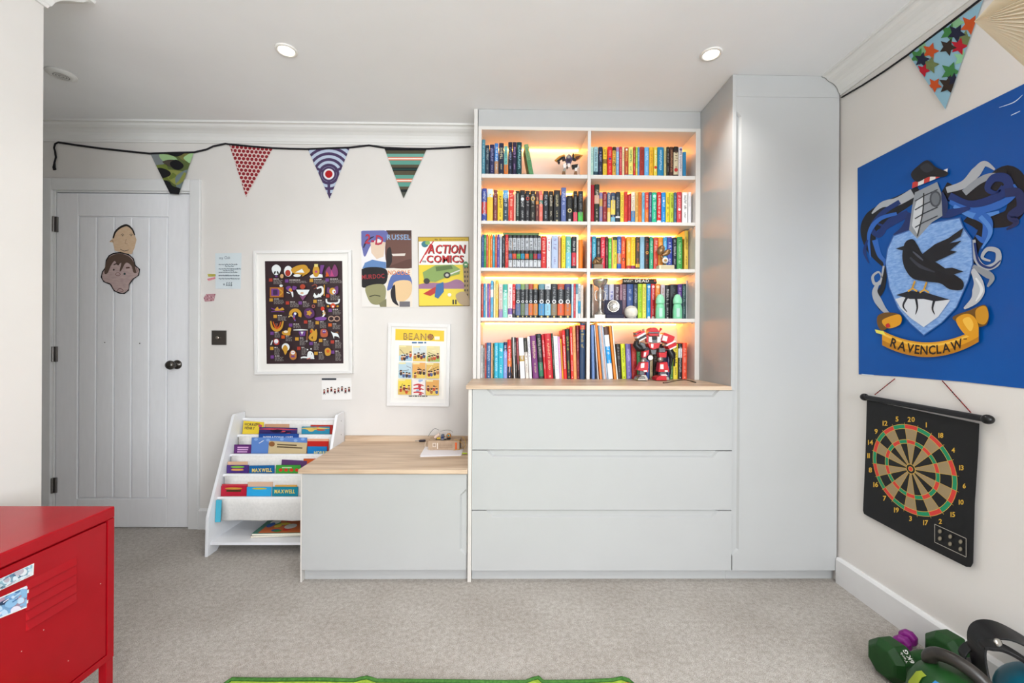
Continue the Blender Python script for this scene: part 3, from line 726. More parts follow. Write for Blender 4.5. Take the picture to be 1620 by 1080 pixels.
ROWS['left worktop bay'] = (750, 490, 2.345, 5, """
70-88,355 #d8d8d6 #5a5a5a
89-108,380 #9a9a98 #222222
110-126,335 #b84a44 #e8c0b0
127-169,330 #3a6494 #ccddee
172-189,335 #e0b088 #a87a50
190-203,335 #4a5a34 #b8c080
205-244,330 #3ab4d4 #e0f4fa
246-296,330 #2fb0c8 #ffffff
297-334,325 #8a9ad8 #e0e4f8 .75:1:#26345c
336-376,298 #d8342c #ffffff .3:.5:#e8783a 0:.3:#1f2a44 lean=4
377-389,275 #2a2826 #8a8480 lean=12 y=2.34
390-402,275 #e8e8e8 #aaaaaa lean=14 y=2.34
403-422,275 #34302f #e0d8d0 lean=18 y=2.335
423-444,278 #8a1f30 #e0b0a8 lean=20 y=2.335 0:.35:#2a2426
446-496,278 #eef0f4 #d0d4dc lean=22 y=2.33 .42:.56:#b89a50
497-530,280 #e8e0d8 #5a5a50 lean=26 y=2.33 .65:1:#2a2c28
533-562,268 #f2f2f2 #7a7a9a lean=26 y=2.33
563-622,255 #7a3a78 #e8d8a0 lean=33 y=2.325
626-673,238 #2c3434 #c8b8b0 lean=33 y=2.325 .05:.36:#2f7a5a
677-704,248 #c8242c #ffffff lean=33 y=2.32
705-771,235 #c41f2a #e8c890 lean=29 y=2.32
773-793,235 #2e3a30 #c0c8b8 lean=29 y=2.32
794-838,262 #f0f0f2 #9ab0d0 lean=25 y=2.315
840-863,268 #d89ac8 #f4e0f0 lean=25 y=2.315
864-880,290 #f0b030 #8a5a20 lean=25 y=2.315
881-916,205 #d82c2c #ffffff lean=24 y=2.31
918-957,190 #2a2a28 #b8c840 lean=22 y=2.31
959-986,172 #e0322c #ffffff lean=18 y=2.305
988-1020,158 #e8a868 #b86a3a lean=18 y=2.305
1022-1050,155 #7a1a24 #c89a90 lean=10 y=2.305
1060-1112,130 #1d3a5c #d8b860 y=2.30 d=.2 .88:.96:#c8282c t=The_Book_of""")
ROWS['right worktop bay'] = (920, 490, 2.335, 5, """
96-126,150 #6a8ac0 #8aa4d0 lean=14 y=2.31 d=.2
128-136,150 #f0f0f0 #d8d8d8 lean=40 y=2.31 d=.2
138-162,132 #f08a40 #e07a30 lean=52 y=2.31 d=.2
166-178,150 #8aa0b8 #c8d4e0 lean=52 y=2.31 d=.2
179-190,150 #d0d8e0 #9ab0c8 lean=52 y=2.31 d=.2
191-203,152 #e0b0a0 #f0e0d8 lean=52 y=2.31 d=.2
204-216,155 #b0c8e0 #e8f0f8 lean=53 y=2.31 d=.2
222-270,165 #e8eef4 #c8d8e8 lean=54 y=2.31 d=.2 .84:1:#5a4038 .3:.62:#1a9ae0
276-301,158 #e88c30 #d87c20 lean=56 y=2.31 d=.2
303-318,160 #f2ece0 #e0d8c8 lean=56 y=2.31 d=.2
346-390,340 #2c2826 #999999 lean=22
394-438,340 #d4e030 #6a7418 lean=18
444-496,340 #7a70b8 #c8c4e8 lean=14
500-552,340 #b02a2c #d86a60 lean=12
556-596,340 #3a9a5a #b8e0c0 lean=9
600-645,340 #8a3050 #d8a8b8 lean=7
654-686,340 #3a5aa0 #c0d0f0 lean=4
690-720,340 #c8b890 #8a7a50
724-766,340 #2a2420 #a89a88
770-815,340 #34343c #b0b0b8
818-862,340 #2c3050 #b8bcd8
866-890,340 #3a3e6a #c0c4e0
892-924,340 #4a7a3a #c8e0b8
926-971,342 #e8d23a #3a3a20
975-1014,338 #202428 #d8d8d8 .6:.86:#d8e0e4
1017-1063,332 #e04a2c #f4b8a0""")
BASEZ = {1: SH[0][1], 2: SH[1][1], 3: SH[2][1], 4: SH[3][1], 5: ZC}
K = 190/1207; rnd = random.Random(7); BOOKS = {}
for place, (ox, oy, ys, row, spec) in ROWS.items():
    lst = [parse(l) for l in spec.strip().splitlines()]; BOOKS[place] = []
    zb = BASEZ[row] + 0.0003; last = -9
    for i, b in enumerate(lst):
        Y = b['y'] or ys; top = onY(ox + (b['x0'] + b['x1'])/2*K, oy + b['top']*K, Y); h = top.z - zb
        x0 = onY(ox + b['x0']*K, oy + b['top']*K, Y).x; x1 = onY(ox + b['x1']*K, oy + b['top']*K, Y).x
        ln = b['lean']*K*Y/FPX; ang = -ln/h; wd = (x1 - x0)*cos(ang) - (0.0014 if ln > 0 and x1 - x0 > 0.008 else 0.0004)
        xb = x0 + ln if ln >= 0 else x0 + ln*0
        if ln < 0:                                    # leans the other way, foot to the right
            xb = x0 - ln; ang = -abs(ln)/h; 
        xb = max(xb, last + 0.0003); last = xb + (wd + 0.0004)/cos(ang)
        lab = '%s book with %s lettering' % (cname(b['c']), cname(b['t']))
        if b['bands']: lab = '%s book with %s band' % (cname(b['c']), cname(b['bands'][0][2]))
        lab += ', %s from left on the %s' % (ordn(i + 1), place)
        o = bpy.data.objects.new('book', bpy.data.meshes.new('book_cover')); col.objects.link(o)
        o.location = (xb, Y, zb); o.rotation_euler = (0, ang, 0)
        book_mesh(o, wd, min(b['d'], yb - 0.016 - Y), h/cos(ang) - wd*abs(sin(ang)), b['c'], b['t'], b['bands'], b['marks'], rnd, b['title'])
        tag(o, lab, 'book', 'books on the ' + place); BOOKS[place].append((o, xb, wd, h, Y))
# books lying flat on top of others
def flat_book(u0, u1, v0, v1, Y, base_z, d, c, tcol, title, label, group, tsize=0.8):
    a = onY(u0, v1, Y); b = onY(u1, v0, Y); W = b.x - a.x; th = b.z - onY(u1, v1, Y).z
    o = bpy.data.objects.new('book', bpy.data.meshes.new('book_cover')); col.objects.link(o)
    book_mesh(o, th, d, W, c, tcol, [], [], random.Random(3), title)
    o.location = (a.x, Y, base_z + th); o.rotation_euler = (0, pi/2, 0); tag(o, label, 'book', group); return o
topz = max(b[3] for b in BOOKS['third left shelf'][10:20]) + BASEZ[3]
flat_book(796, 853, 367.5, 371.5, 2.34, topz + 0.001, 0.14, '#5f7a4a', '#8a9a70', None, 'green book lying flat across the upright books on the third shelf', 'books lying flat')
topz = max(b[3] for b in BOOKS['fourth right shelf'][6:14]) + BASEZ[4]
o = flat_book(985, 1039, 440.3, 448.2, 2.39, topz + 0.001, 0.14, '#2a2826', '#f0ece4', None, 'black book titled DEAD lying flat across the books on the fourth shelf', 'books lying flat')
for ch in list(o.children):
    if ch.name.startswith('lettering'): bpy.data.objects.remove(ch)
pr = Print(fY(2.39), base=0.0006); pr.text('DEAD', 1005, 446.3, 4.6, '#f4f0ea', w=22); pr.lines(987, 442.4, 1003, 2, 2.2, 1.2, '#c8c0b4', 4); pr.ell(1036, 444, 1.4, 1.4, '#c85030')
l = pr.build('lettering', o, (0, 0, 0)); l.matrix_parent_inverse = Matrix.LocRotScale(o.location, o.rotation_euler, None).inverted()
# ================================================================== bunting
def bunting(name, fn, cord_pts, cr, label, origin):
    o = thing(name, origin, label, 'bunting'); mb = MB()
    mb.tube([fn(u, v, 0.006) for u, v in cord_pts], cr, mat('#17161c', 0.8), 8, flat=0.5); mb.build('cord', o, origin); return o
def flag(parent, origin, fn, tri, c, draw, t=0.0012):
    mb = MB(); mb.prism([fn(u, v, 0.003) for u, v in tri], [fn(u, v, 0.003 + t) for u, v in tri], mat(c, 0.85)); f = mb.build('flag', parent, origin)
    pr = Print(lambda u, v, h: fn(u, v, 0.003 + t + h), 0.85); pr.clip = tri; draw(pr); q = pr.build('pattern', f, origin); q['kind'] = 'stuff'; return f
T1 = crop(60, 180, .2963); T4 = crop(340, 210, .2593); fb = fY(D)
cord = [T1(*p) for p in ((85, 292), (88, 262), (96, 232), (92, 200), (86, 182), (92, 160), (108, 152), (200, 166), (330, 184), (460, 198), (595, 212), (720, 208), (835, 205), (900, 190))] + [T4(*p) for p in ((-10, 82), (65, 66), (88, 70), (220, 83), (350, 93), (460, 97), (560, 99), (700, 94), (820, 90), (940, 76), (1035, 91), (1160, 96), (1290, 98), (1430, 92), (1560, 84))]
OB = tuple(onY(240, 235, D)); bun = bunting('bunting', fb, cord, 0.0058, 'black cord bunting with four patterned flags along the door wall', OB)
mb = MB(); mb.tube([fb(*T1(u, v), 0.006) for u, v in ((90, 250), (86, 285), (90, 298))], [0.004, 0.009, 0.010], mat('#17161c', 0.8), 8, flat=0.5); mb.build('cord_tail', bun, OB)
def camo(p):
    p.tr = T1
    for pts, c in (([(600, 205), (660, 205), (690, 250), (640, 280), (610, 250)], '#7d8385'), ([(650, 215), (720, 225), (745, 250), (700, 262), (660, 245)], '#9fc08a'), ([(740, 205), (840, 205), (810, 250), (770, 245)], '#7d7a45'), ([(780, 230), (835, 205), (820, 262), (790, 250)], '#a8cf94'),
                   ([(610, 285), (680, 270), (700, 300), (740, 330), (690, 355), (640, 340)], '#6d7a36'), ([(690, 300), (780, 310), (790, 340), (745, 380), (700, 350)], '#8a8f4a'), ([(740, 330), (800, 300), (770, 390), (750, 410), (735, 370)], '#6f7d80'),
                   ([(680, 205), (740, 228), (785, 205), (730, 195)], '#14151a'), ([(665, 255), (720, 245), (775, 268), (760, 295), (730, 290), (700, 280)], '#4a443a'), ([(705, 262), (740, 245), (778, 275), (755, 298), (720, 290)], '#121216'),
                   ([(628, 300), (655, 288), (700, 305), (708, 325), (680, 340), (645, 340)], '#121216'), ([(660, 355), (700, 362), (720, 385), (760, 400), (760, 435), (700, 430), (670, 390)], '#141418')): p.blob(pts, c)
fcam = lambda u, v, h: onY(u, v, D - h - .021*min(1, max(0, (v - 242)/40)))
flag(bun, OB, fcam, [T1(*q) for q in ((600, 213), (832, 208), (752, 430), (705, 426))], '#5e6b3c', camo)
def dots(p):
    p.tr = T4; p.k = 1
    for r in range(14):
        for c in range(14): p.ell(60 + c*25.5 + (r % 2)*12.7, 82 + r*23 + c*1.8, 10.5, 10.5, '#8d1c26', 12, keep=True)
flag(bun, OB, fb, [T4(*q) for q in ((88, 74), (352, 96), (190, 392))], '#dfc9c4', dots)
def target(p):
    p.tr = T4; cx, cy = 695, 252
    for r in (205, 168, 133, 98, 64): p.ring(cx, cy, r, r, 17, '#4a3a5e', 40)
    for a in (pi/2, pi/2 + 2*pi/3 - .08, pi/2 - 2*pi/3 + .08):
        x, y = cos(a), sin(a); p.poly([(cx - y*8 + x*45, cy + x*8 + y*45), (cx + y*8 + x*45, cy - x*8 + y*45), (cx + y*8 + x*240, cy - x*8 + y*240), (cx - y*8 + x*240, cy + x*8 + y*240)], '#4a3a5e')
    p.ell(cx, cy, 33, 33, '#e8e4ea', 24); p.ring(cx, cy, 46, 46, 12, '#4a3a5e', 24); p.ell(cx, cy, 23, 23, '#b01a20', 20)
flag(bun, OB, fb, [T4(*q) for q in ((566, 98), (822, 93), (700, 403))], '#b9c6da', target)
def stripes(p):
    p.tr = T4
    for a, b, c in ((90, 108, '#17161c'), (108, 128, '#4d4a3a'), (128, 147, '#6fa79a'), (147, 168, '#d26444'), (153, 162, '#f4dcd0'), (168, 194, '#5f9c8e'), (194, 212, '#57503f'), (212, 232, '#1c2226'), (220, 224, '#2f5a50'), (232, 258, '#57503f'), (258, 280, '#5f9c8e'), (280, 301, '#d26444'), (286, 295, '#f4dcd0'), (301, 328, '#5f9c8e'), (328, 345, '#57503f'), (345, 362, '#1f2628'), (362, 400, '#4c4f48')): p.rect(1000, a, 1320, b + 0.5, c)
flag(bun, OB, fb, [T4(*q) for q in ((1033, 92), (1292, 100), (1151, 400))], '#5f9c8e', stripes)
T2 = crop(1280, 0, .2099); fr = fX(XR)
OB = tuple(onX(1480, 90, XR)); bun = bunting('bunting', fr, [(1331.5, 154), (1345, 146), (1364, 135), (1400, 112), (1437, 86), (1500, 38), (1555, -4), (1640, -70)], 0.0055, 'black cord bunting with a star flag beside the banner wall coving', OB)
def stars(p):
    p.tr = T2
    for x, y, r, c, a in ((1110, 170, 70, '#86b98c', .3), (860, 370, 60, '#86b98c', .2), (1150, 440, 70, '#8fc79a', .2), (1215, 190, 85, '#c4501f', .5), (1055, 245, 75, '#3f7f45', .35), (1175, 300, 75, '#6d7a4c', .1), (1110, 250, 75, '#1d2038', .5), (1130, 350, 70, '#b3182c', .25), (1045, 355, 70, '#33281f', .4),
                          (915, 385, 68, '#c4501f', .3), (915, 490, 70, '#6d7a4c', .2), (820, 425, 68, '#3f7f45', .4), (850, 450, 62, '#1d2038', .2), (860, 530, 55, '#b3182c', .4), (1065, 540, 80, '#3f7f45', .35), (1050, 640, 80, '#33281f', .2), (1090, 600, 55, '#1d2038', .1), (945, 640, 60, '#c4501f', .6)): p.star(x, y, r, c, a, 1, .48)
flag(bun, OB, fr, [T2(*q) for q in ((750, 413), (1312, 0), (1026, 822))], '#8fb9cd', stars)

# ================================================================== blue heraldic banner on the right wall
TB = crop(1340, 120, .463); BAN = [TB(*q) for q in ((36, 315), (300, 178), (605, 27))] + [(1640, 121), (1640, 613.5), TB(605, 1068), TB(400, 1045), TB(180, 1027), TB(40, 1019), TB(38, 700)]
OB = tuple(onX(1480, 590, XR)); BLUE = noise_mat('banner_blue', '#034c9c', '#0554a6', 3, 0.35, 0.3, bscale=5, bdist=0.005, spec=0.25)
ban = tag(thing('banner', OB, 'large blue heraldic banner with a dark bird on a shield, pinned to the right wall', 'banner'))
sheet('cloth', BAN, fX(XR - 0.001), 0.0014, BLUE, ban, OB)
p = Print(fX(XR - 0.0025), 0.45, tr=TB)
S = p.stroke; NAVY, MID, SIL, DK, LT = '#16306e', '#2a62b8', '#a9aeb6', '#14151c', '#4f86d2'
for pts, wd in (([(250, 395), (190, 430), (120, 470), (75, 520), (85, 590), (130, 650)], (40, 70, 14)), ([(330, 385), (400, 420), (470, 400), (550, 350), (585, 400), (560, 480), (470, 500)], (50, 90, 40)), ([(420, 470), (470, 520), (440, 580), (430, 640)], (70, 40, 20))): S(pts, wd, DK)
for pts, wd, c in (([(225, 400), (170, 430), (120, 440), (85, 470)], (30, 26, 4), SIL), ([(180, 430), (120, 470), (85, 520), (110, 545), (130, 520), (105, 505)], (16, 18, 6), NAVY), ([(210, 470), (150, 500), (100, 545)], (26, 30, 8), NAVY), ([(170, 470), (110, 490), (75, 540), (80, 620)], (10, 16, 4), MID),
                   ([(95, 560), (110, 610), (130, 640), (120, 690)], (20, 14, 5), MID), ([(70, 560), (60, 600), (75, 640)], (6, 12, 3), NAVY), ([(130, 650), (118, 700), (95, 710), (88, 685), (108, 670), (120, 690)], (16, 10, 4), SIL), ([(135, 640), (122, 720), (100, 760), (115, 800)], (8, 22, 6), DK), ([(112, 700), (95, 740), (120, 790), (145, 815)], (6, 26, 8), SIL),
                   ([(340, 390), (400, 370), (440, 330), (470, 300), (505, 320)], (20, 34, 6), SIL), ([(400, 400), (450, 360), (500, 340), (545, 350)], (22, 22, 8), '#8f959e'), ([(350, 410), (420, 440), (500, 420), (550, 380), (540, 350), (500, 350), (480, 385), (510, 400), (530, 375)], (26, 34, 6), NAVY), ([(350, 430), (430, 460), (520, 440), (575, 400), (570, 370)], (14, 26, 6), MID), ([(365, 445), (440, 480), (520, 465)], (12, 22, 8), LT),
                   ([(540, 400), (585, 400), (595, 450), (560, 480), (580, 500), (545, 525)], (30, 34, 6), '#1c2a5a'), ([(440, 470), (480, 500), (470, 560), (440, 545)], (40, 34, 6), MID), ([(455, 480), (490, 530), (460, 590)], (16, 16, 4), LT), ([(430, 560), (440, 620), (470, 655), (512, 640), (515, 600), (480, 592), (462, 620), (490, 632)], (18, 20, 6), SIL), ([(436, 570), (450, 635), (490, 655), (525, 630)], (8, 9, 4), NAVY),
                   ([(430, 650), (465, 670), (495, 690), (480, 720)], (14, 26, 6), '#8c929a'), ([(428, 660), (450, 710), (440, 760), (400, 795)], (14, 44, 6), '#b8bdc4'), ([(440, 690), (460, 730), (440, 770)], (6, 12, 3), '#dfe2e6'), ([(300, 470), (350, 470), (420, 450)], (20, 30, 10), NAVY), ([(220, 470), (200, 520), (160, 545)], (26, 30, 8), '#1b2c62'), ([(320, 400), (335, 440), (330, 480)], (18, 22, 10), '#20305f')): S(pts, wd, c)
SHIELD = [(160, 548), (235, 522), (310, 500), (384, 487), (396, 520), (424, 560), (428, 640), (412, 700), (372, 790), (322, 842), (262, 884), (215, 842), (175, 792), (146, 722), (133, 640), (140, 592)]
p.poly([(262 + (x-262)*1.025, 690 + (y-690)*1.02) for x, y in SHIELD], '#3a62a6'); p.poly(SHIELD, noise_mat('shield_paint', '#6d97d6', '#8fb4e6', 60, 0.5, 0.2, stretch=(1, 1, 3), lo=.35, hi=.65))
p.poly([(232, 398), (308, 362), (322, 400), (326, 478), (290, 500), (240, 556), (212, 526), (222, 450)], '#8f959d'); p.poly([(240, 420), (262, 408), (258, 470), (240, 540), (222, 512), (228, 460)], '#c9ced4')
for y in (410, 440, 470, 500): S([(232, y + 18), (262, y), (310, y - 22)], 4, '#3a3e46', sm=False)
S([(262, 400), (258, 470), (240, 548)], 4, '#2a2c32'); p.ell(302, 420, 20, 28, '#6a7078'); p.ring(302, 420, 20, 28, 6, '#4a4e56', 14)
for i in range(6):
    x = 222 + i*20; p.poly([(x, 384 - i*8), (x + 20, 376 - i*8), (x + 22, 356 - i*8), (x + 2, 364 - i*8)], '#c23a34' if i % 2 == 0 else '#e2dede')
p.blob([(218, 336), (245, 305), (275, 288), (305, 312), (345, 330), (330, 345), (280, 345), (240, 362)], '#17171d'); p.blob([(250, 312), (275, 298), (296, 318), (270, 330)], '#2c2e38')
p.poly([(165, 762), (212, 748), (262, 742), (352, 766), (312, 822), (262, 858), (216, 826), (182, 792)], '#d3d8e0')
p.poly([(168, 748), (214, 734), (262, 738), (350, 764), (300, 770), (262, 762), (215, 762)], '#1d1f28')
for q in ([(205, 756), (192, 785), (205, 806)], [(235, 758), (240, 790), (234, 815)], [(298, 766), (292, 795), (300, 815)]): S(q, (9, 6, 2), '#1d1f28')
# the bird: folded body, raised wing, fanned tail
p.blob([(190, 600), (200, 567), (225, 558), (242, 580), (262, 612), (310, 640), (350, 668), (395, 700), (392, 730), (350, 728), (318, 708), (270, 702), (225, 692), (200, 662), (190, 630)], '#15161c')
p.poly([(196, 580), (166, 590), (198, 598)], '#1b1c22'); p.poly([(255, 610), (300, 575), (345, 555), (398, 518), (388, 548), (350, 572), (392, 562), (352, 596), (376, 600), (330, 622), (290, 640)], '#1a1b22')
p.poly([(300, 660), (360, 655), (398, 668), (350, 682)], '#1b1c22'); S([(215, 620), (250, 650), (300, 670)], (6, 12, 4), '#363844'); S([(225, 600), (260, 630)], (4, 8, 4), '#4a4d5a')
for a in ((232, 700), (272, 704)): S([a, (a[0] - 10, a[1] + 28)], 6, '#c8952a', sm=False); S([(a[0] - 24, a[1] + 36), (a[0] - 8, a[1] + 26), (a[0] + 8, a[1] + 36)], 6, '#d8a438', sm=False)
GO, GO2, GD = '#dc9a1e', '#f0bd48', '#6b4a16'
p.blob([(105, 820), (135, 808), (180, 815), (186, 840), (150, 855), (120, 870), (104, 850)], GD); p.blob([(120, 835), (170, 815), (186, 825), (180, 850), (140, 862)], GO)
p.blob([(360, 825), (420, 800), (470, 782), (484, 815), (476, 850), (440, 858), (400, 852)], GD); p.blob([(440, 800), (472, 786), (484, 820), (470, 848), (445, 840)], '#c98f22')
arc = [(x, 870 + 46*(1 - ((x - 285)/165)**2) - (x - 285)*0.035) for x in range(120, 451, 15)]
p.poly([(x, y - 6 + 0) for x, y in arc] + [(x, y + 44) for x, y in arc[::-1]], GO); p.poly([(x, y + 26) for x, y in arc] + [(x, y + 44) for x, y in arc[::-1]], '#b87a14'); p.poly([(x, y) for x, y in arc] + [(x, y + 8) for x, y in arc[::-1]], GO2)
p.blob([(372, 832), (410, 812), (440, 830), (450, 870), (432, 890), (400, 880)], GO); p.blob([(395, 835), (418, 824), (432, 850), (420, 872)], GO2)
def arc_text(t, x0, x1, h, c):
    lay, W = layout(t, 'b'); k = (x1 - x0)/W; p.k += 1; hh = p.base + p.eps*p.k
    for dx, vs, fs in lay:
        out = []
        for a, b in vs:
            x = x0 + (a + dx)*k; y = 870 + 46*(1 - ((x - 285)/165)**2) - (x - 285)*0.035 + 35; sl = -92*(x - 285)/165**2
            out.append(p.fn(*p.tr(x + b/CAPH*h*sl*0.6, y - b/CAPH*h), hh))
        p.mb.add(out, fs, mat(c, .5))
arc_text('RAVENCLAW', 146, 398, 29, '#241a10'); p.rect(398, 897, 410, 900, '#241a10')
p.poly([(95, 866), (125, 872), (132, 886), (100, 878)], '#e8e060'); p.blob([(132, 850), (142, 845), (147, 856), (136, 860)], '#c02828')
for q in ([(50, 1018), (60, 1020), (92, 1022)], [(600, 65), (570, 90), (520, 108)], [(560, 135), (592, 120)]): S(q, (1.5, 3, 1), '#cfe0f2')
p.build('painted_crest', ban, OB)['kind'] = 'stuff'

# ================================================================== roll-up dart sheet
TD = crop(1340, 580, .315); DY, DZc, DR = 1.6055, 0.6418, 0.168
OB = tuple(onX(1455, 880, XR)); da = thing('dart_sheet', OB, 'black roll-up magnetic dartboard hanging by a cord on the right wall', 'dartboard')
SHD = mat('#111113', 0.55); XD = XR - 0.012
sheet('target_sheet', [TD(*q) for q in ((100, 165), (380, 225), (665, 285), (660, 420), (642, 690), (634, 985), (622, 1006), (598, 1004), (350, 880), (105, 750), (85, 738), (80, 722), (92, 450))], fX(XD), 0.002, SHD, da, OB)
mb = MB(); a, b = onX(*TD(88, 152), XD - 0.008), onX(*TD(706, 264), XD - 0.008); mb.tube([a, b], 0.0105, mat('#17171a', 0.35), 20); mb.build('roller', da, OB)
for q in (a, b): mb = MB(); mb.ball(q, 0.0155, mat('#121214', 0.3), 12, 1, 1.1, 1); mb.build('end_cap', da, OB)
CORD = noise_mat('red_black_cord', '#1a1013', '#a12a2a', 260, 0.8, lo=.45, hi=.55)
for u0, u1 in (((140, 140), (240, 60)), ((478, 70), (622, 230))): mb = MB(); mb.tube([onX(*TD(*u0), XR - 0.006), onX(*TD(*u1), XR - 0.006)], 0.0017, CORD, 8); mb.build('hanging_cord', da, OB)
p = Print(lambda u, v, h: Vector((XD - 0.002 - h, DY - u, DZc + v)), 0.5); TAN, BK, RE, GR, YE = '#9c8763', '#111112', '#d23a34', '#128a5e', '#d8b04a'
p.k = 1
for i in range(20):
    a0 = (i - .5)*pi/10; a1 = (i + .5)*pi/10; ev = i % 2 == 0
    def seg(r0, r1, c, n=4):
        pts = [(r*DR*sin(a0 + (a1-a0)*k/n), r*DR*cos(a0 + (a1-a0)*k/n)) for r, rng in ((r0, range(n+1)), (r1, range(n, -1, -1))) for k in rng]; p.poly(pts, c, True)
    seg(.1, .57, TAN if ev else BK); seg(.57, .655, RE if ev else GR); seg(.655, .905, TAN if ev else BK); seg(.905, 1, RE if ev else GR)
p.k = 2
for r in (.57, .655, .905, 1.0): p.ring(0, 0, r*DR + .0007, r*DR + .0007, .0016, YE, 60, keep=True)
for i in range(20):
    a = (i + .5)*pi/10; x, y = sin(a), cos(a); t = .0006; p.poly([(x*.1*DR - y*t, y*.1*DR + x*t), (x*.1*DR + y*t, y*.1*DR - x*t), (x*1.04*DR + y*t, y*1.04*DR - x*t), (x*1.04*DR - y*t, y*1.04*DR + x*t)], YE, True)
p.ell(0, 0, .115*DR, .115*DR, YE, 28); p.ell(0, 0, .102*DR, .102*DR, BK, 28); p.ell(0, 0, .058*DR, .058*DR, YE, 20); p.ell(0, 0, .045*DR, .045*DR, RE, 20)
q = p.build('dart_target', da, OB); q['kind'] = 'stuff'
p = Print(fX(XD - 0.002), 0.5, base=0.0003)
for i, n in enumerate((20, 1, 18, 4, 13, 6, 10, 15, 2, 17, 3, 19, 7, 16, 8, 11, 14, 9, 12, 5)):
    a = i*pi/10; u, v = proj((XD - .002, DY - 1.13*DR*sin(a), DZc + 1.13*DR*cos(a))); p.text(str(n), u, v + 3.7, 7.4, '#dcae3e', anchor='c')
p.tr = TD; P4 = [(440, 790), (598, 862), (598, 955), (440, 880)]
for i in range(4): p.stroke([P4[i], P4[(i+1) % 4]], 3.0, '#a9a49a', sm=False)
for u, v in ((466, 826), (518, 852), (570, 878), (466, 862), (517, 889), (569, 915)): p.ell(u, v, 10, 11.5, '#8d8472', 16); p.ring(u, v, 10, 11.5, 3, '#6a6252', 16)
p.build('numbers', da, OB)['kind'] = 'stuff'

# ================================================================== framed prints and papers on the door wall
WFR = noise_mat('white_frame', '#e2e1e0', '#e6e5e4', 20, 0.4, spec=0.4)
def framed(name, quad, bw, label, mount='#e9e7e3', t=0.022):
    P = [onY(u, v, D - 0.001) for u, v in quad]; c = sum(P, Vector()) / 4; ex = ((P[1] - P[0]) + (P[2] - P[3])).normalized(); ez = Vector((-ex.z, 0, ex.x))
    W = ((P[1] - P[0]).length + (P[2] - P[3]).length)/2; H = ((P[3] - P[0]).length + (P[2] - P[1]).length)/2
    O = tuple(c - ez*H/2); o = thing(name, O, label, 'picture')
    def q(a, b, y): return c + ex*a + ez*b + Vector((0, -y, 0))
    for k in range(4):
        def e(s): return [(-W/2 + s, -H/2 + s), (W/2 - s, -H/2 + s), (W/2 - s, H/2 - s), (-W/2 + s, H/2 - s)]
        A, B = e(0), e(bw); i, j = k, (k + 1) % 4
        pa = [q(*A[i], 0.0), q(*A[j], 0.0), q(*B[j], 0.0), q(*B[i], 0.0)]; pb = [q(*A[i], t), q(*A[j], t), q(*B[j], t), q(*B[i], t)]
        mb = MB(); mb.prism(pa, pb, WFR); mb.build('frame_rail', o, O, 0.0012)
    mb = MB(); B = e(bw - 0.0005); mb.prism([q(a, b, 0.001) for a, b in B], [q(a, b, 0.012) for a, b in B], mat(mount, 0.7)); mb.build('mount', o, O)
    return o, O, D - 0.013
o, O, yp = framed('framed_print', ((403, 397.5), (556.5, 396.5), (560, 590), (406.5, 592)), 0.017, 'white framed dark brown print covered with small orange and purple figures')
TP = crop(400, 390, .1944); p = Print(fY(yp), 0.35, tr=TP); PUR, ORA, GLD, WHI, GRY, RED_ = '#6d3f86', '#c8581f', '#c39233', '#dfe4e6', '#77706f', '#a8392c'
p.poly([(98, 118), (728, 116), (737, 950), (112, 954)], '#35262a')
def blockt(x, y, w, n, c, s):
    p.rect(x, y, x + 28, y + 26, c); p.lines(x + 36, y + 2, x + 36 + w*0.6, 1, 9, 6, '#d6d0cc', s); p.lines(x + 36, y + 13, x + 36 + w, n, 9, 6.5, GRY, s + 1)
for i, (x, y, w, n, c) in enumerate(((132, 258, 80, 4, RED_), (262, 266, 160, 2, PUR), (462, 262, 120, 3, GLD), (592, 258, 105, 3, PUR), (135, 420, 85, 4, GLD), (268, 445, 70, 4, RED_), (372, 445, 55, 4, PUR), (492, 432, 60, 5, GLD), (596, 388, 80, 4, RED_), (615, 505, 70, 4, PUR), (168, 555, 75, 4, GLD), (294, 625, 80, 3, PUR), (416, 600, 50, 6, RED_), (510, 606, 60, 5, GLD), (614, 624, 70, 4, ORA), (142, 692, 50, 4, PUR), (232, 722, 58, 4, ORA), (345, 738, 48, 6, GLD), (460, 775, 46, 6, PUR), (538, 750, 46, 5, GLD), (634, 762, 56, 6, RED_), (140, 815, 48, 6, GLD), (360, 815, 48, 6, RED_), (500, 855, 50, 6, GLD), (636, 845, 48, 8, PUR), (144, 884, 76, 4, PUR))): blockt(x, y, w, n, c, 40 + i)
# figures: a pale head, a winged creature, a crowned face, a flame; a portal, a sprite, a bowl, a swan ...
p.blob([(190, 145), (222, 165), (226, 195), (205, 228), (175, 228), (155, 195), (158, 165)], WHI); p.ell(178, 212, 7, 14, '#222', 10, .4); p.ell(203, 212, 7, 14, '#222', 10, -.4); p.rect(182, 236, 200, 248, PUR)
p.ell(288, 200, 34, 44, WHI); p.ell(285, 215, 22, 26, RED_); p.blob([(310, 190), (360, 155), (430, 150), (455, 200), (420, 225), (350, 225)], GLD); p.poly([(345, 210), (400, 180), (420, 212)], WHI); p.stroke([(430, 180), (460, 190), (440, 215), (400, 240)], (12, 12, 6), GLD); p.ell(360, 235, 30, 12, WHI); p.ell(236, 240, 14, 18, '#caa072')
p.poly([(462, 240), (500, 215), (565, 225), (570, 250), (470, 255)], WHI); p.ell(515, 200, 28, 48, GLD); p.rect(505, 195, 525, 212, '#b0457a'); p.poly([(550, 150), (582, 150), (560, 230), (545, 215)], PUR); p.rect(500, 142, 530, 165, '#d8c878')
p.blob([(590, 210), (620, 160), (640, 190), (665, 145), (690, 190), (685, 240), (620, 245)], '#7c3a6a'); p.poly([(600, 200), (625, 240), (592, 245)], ORA); p.poly([(640, 190), (660, 240), (630, 240)], '#b0457a')
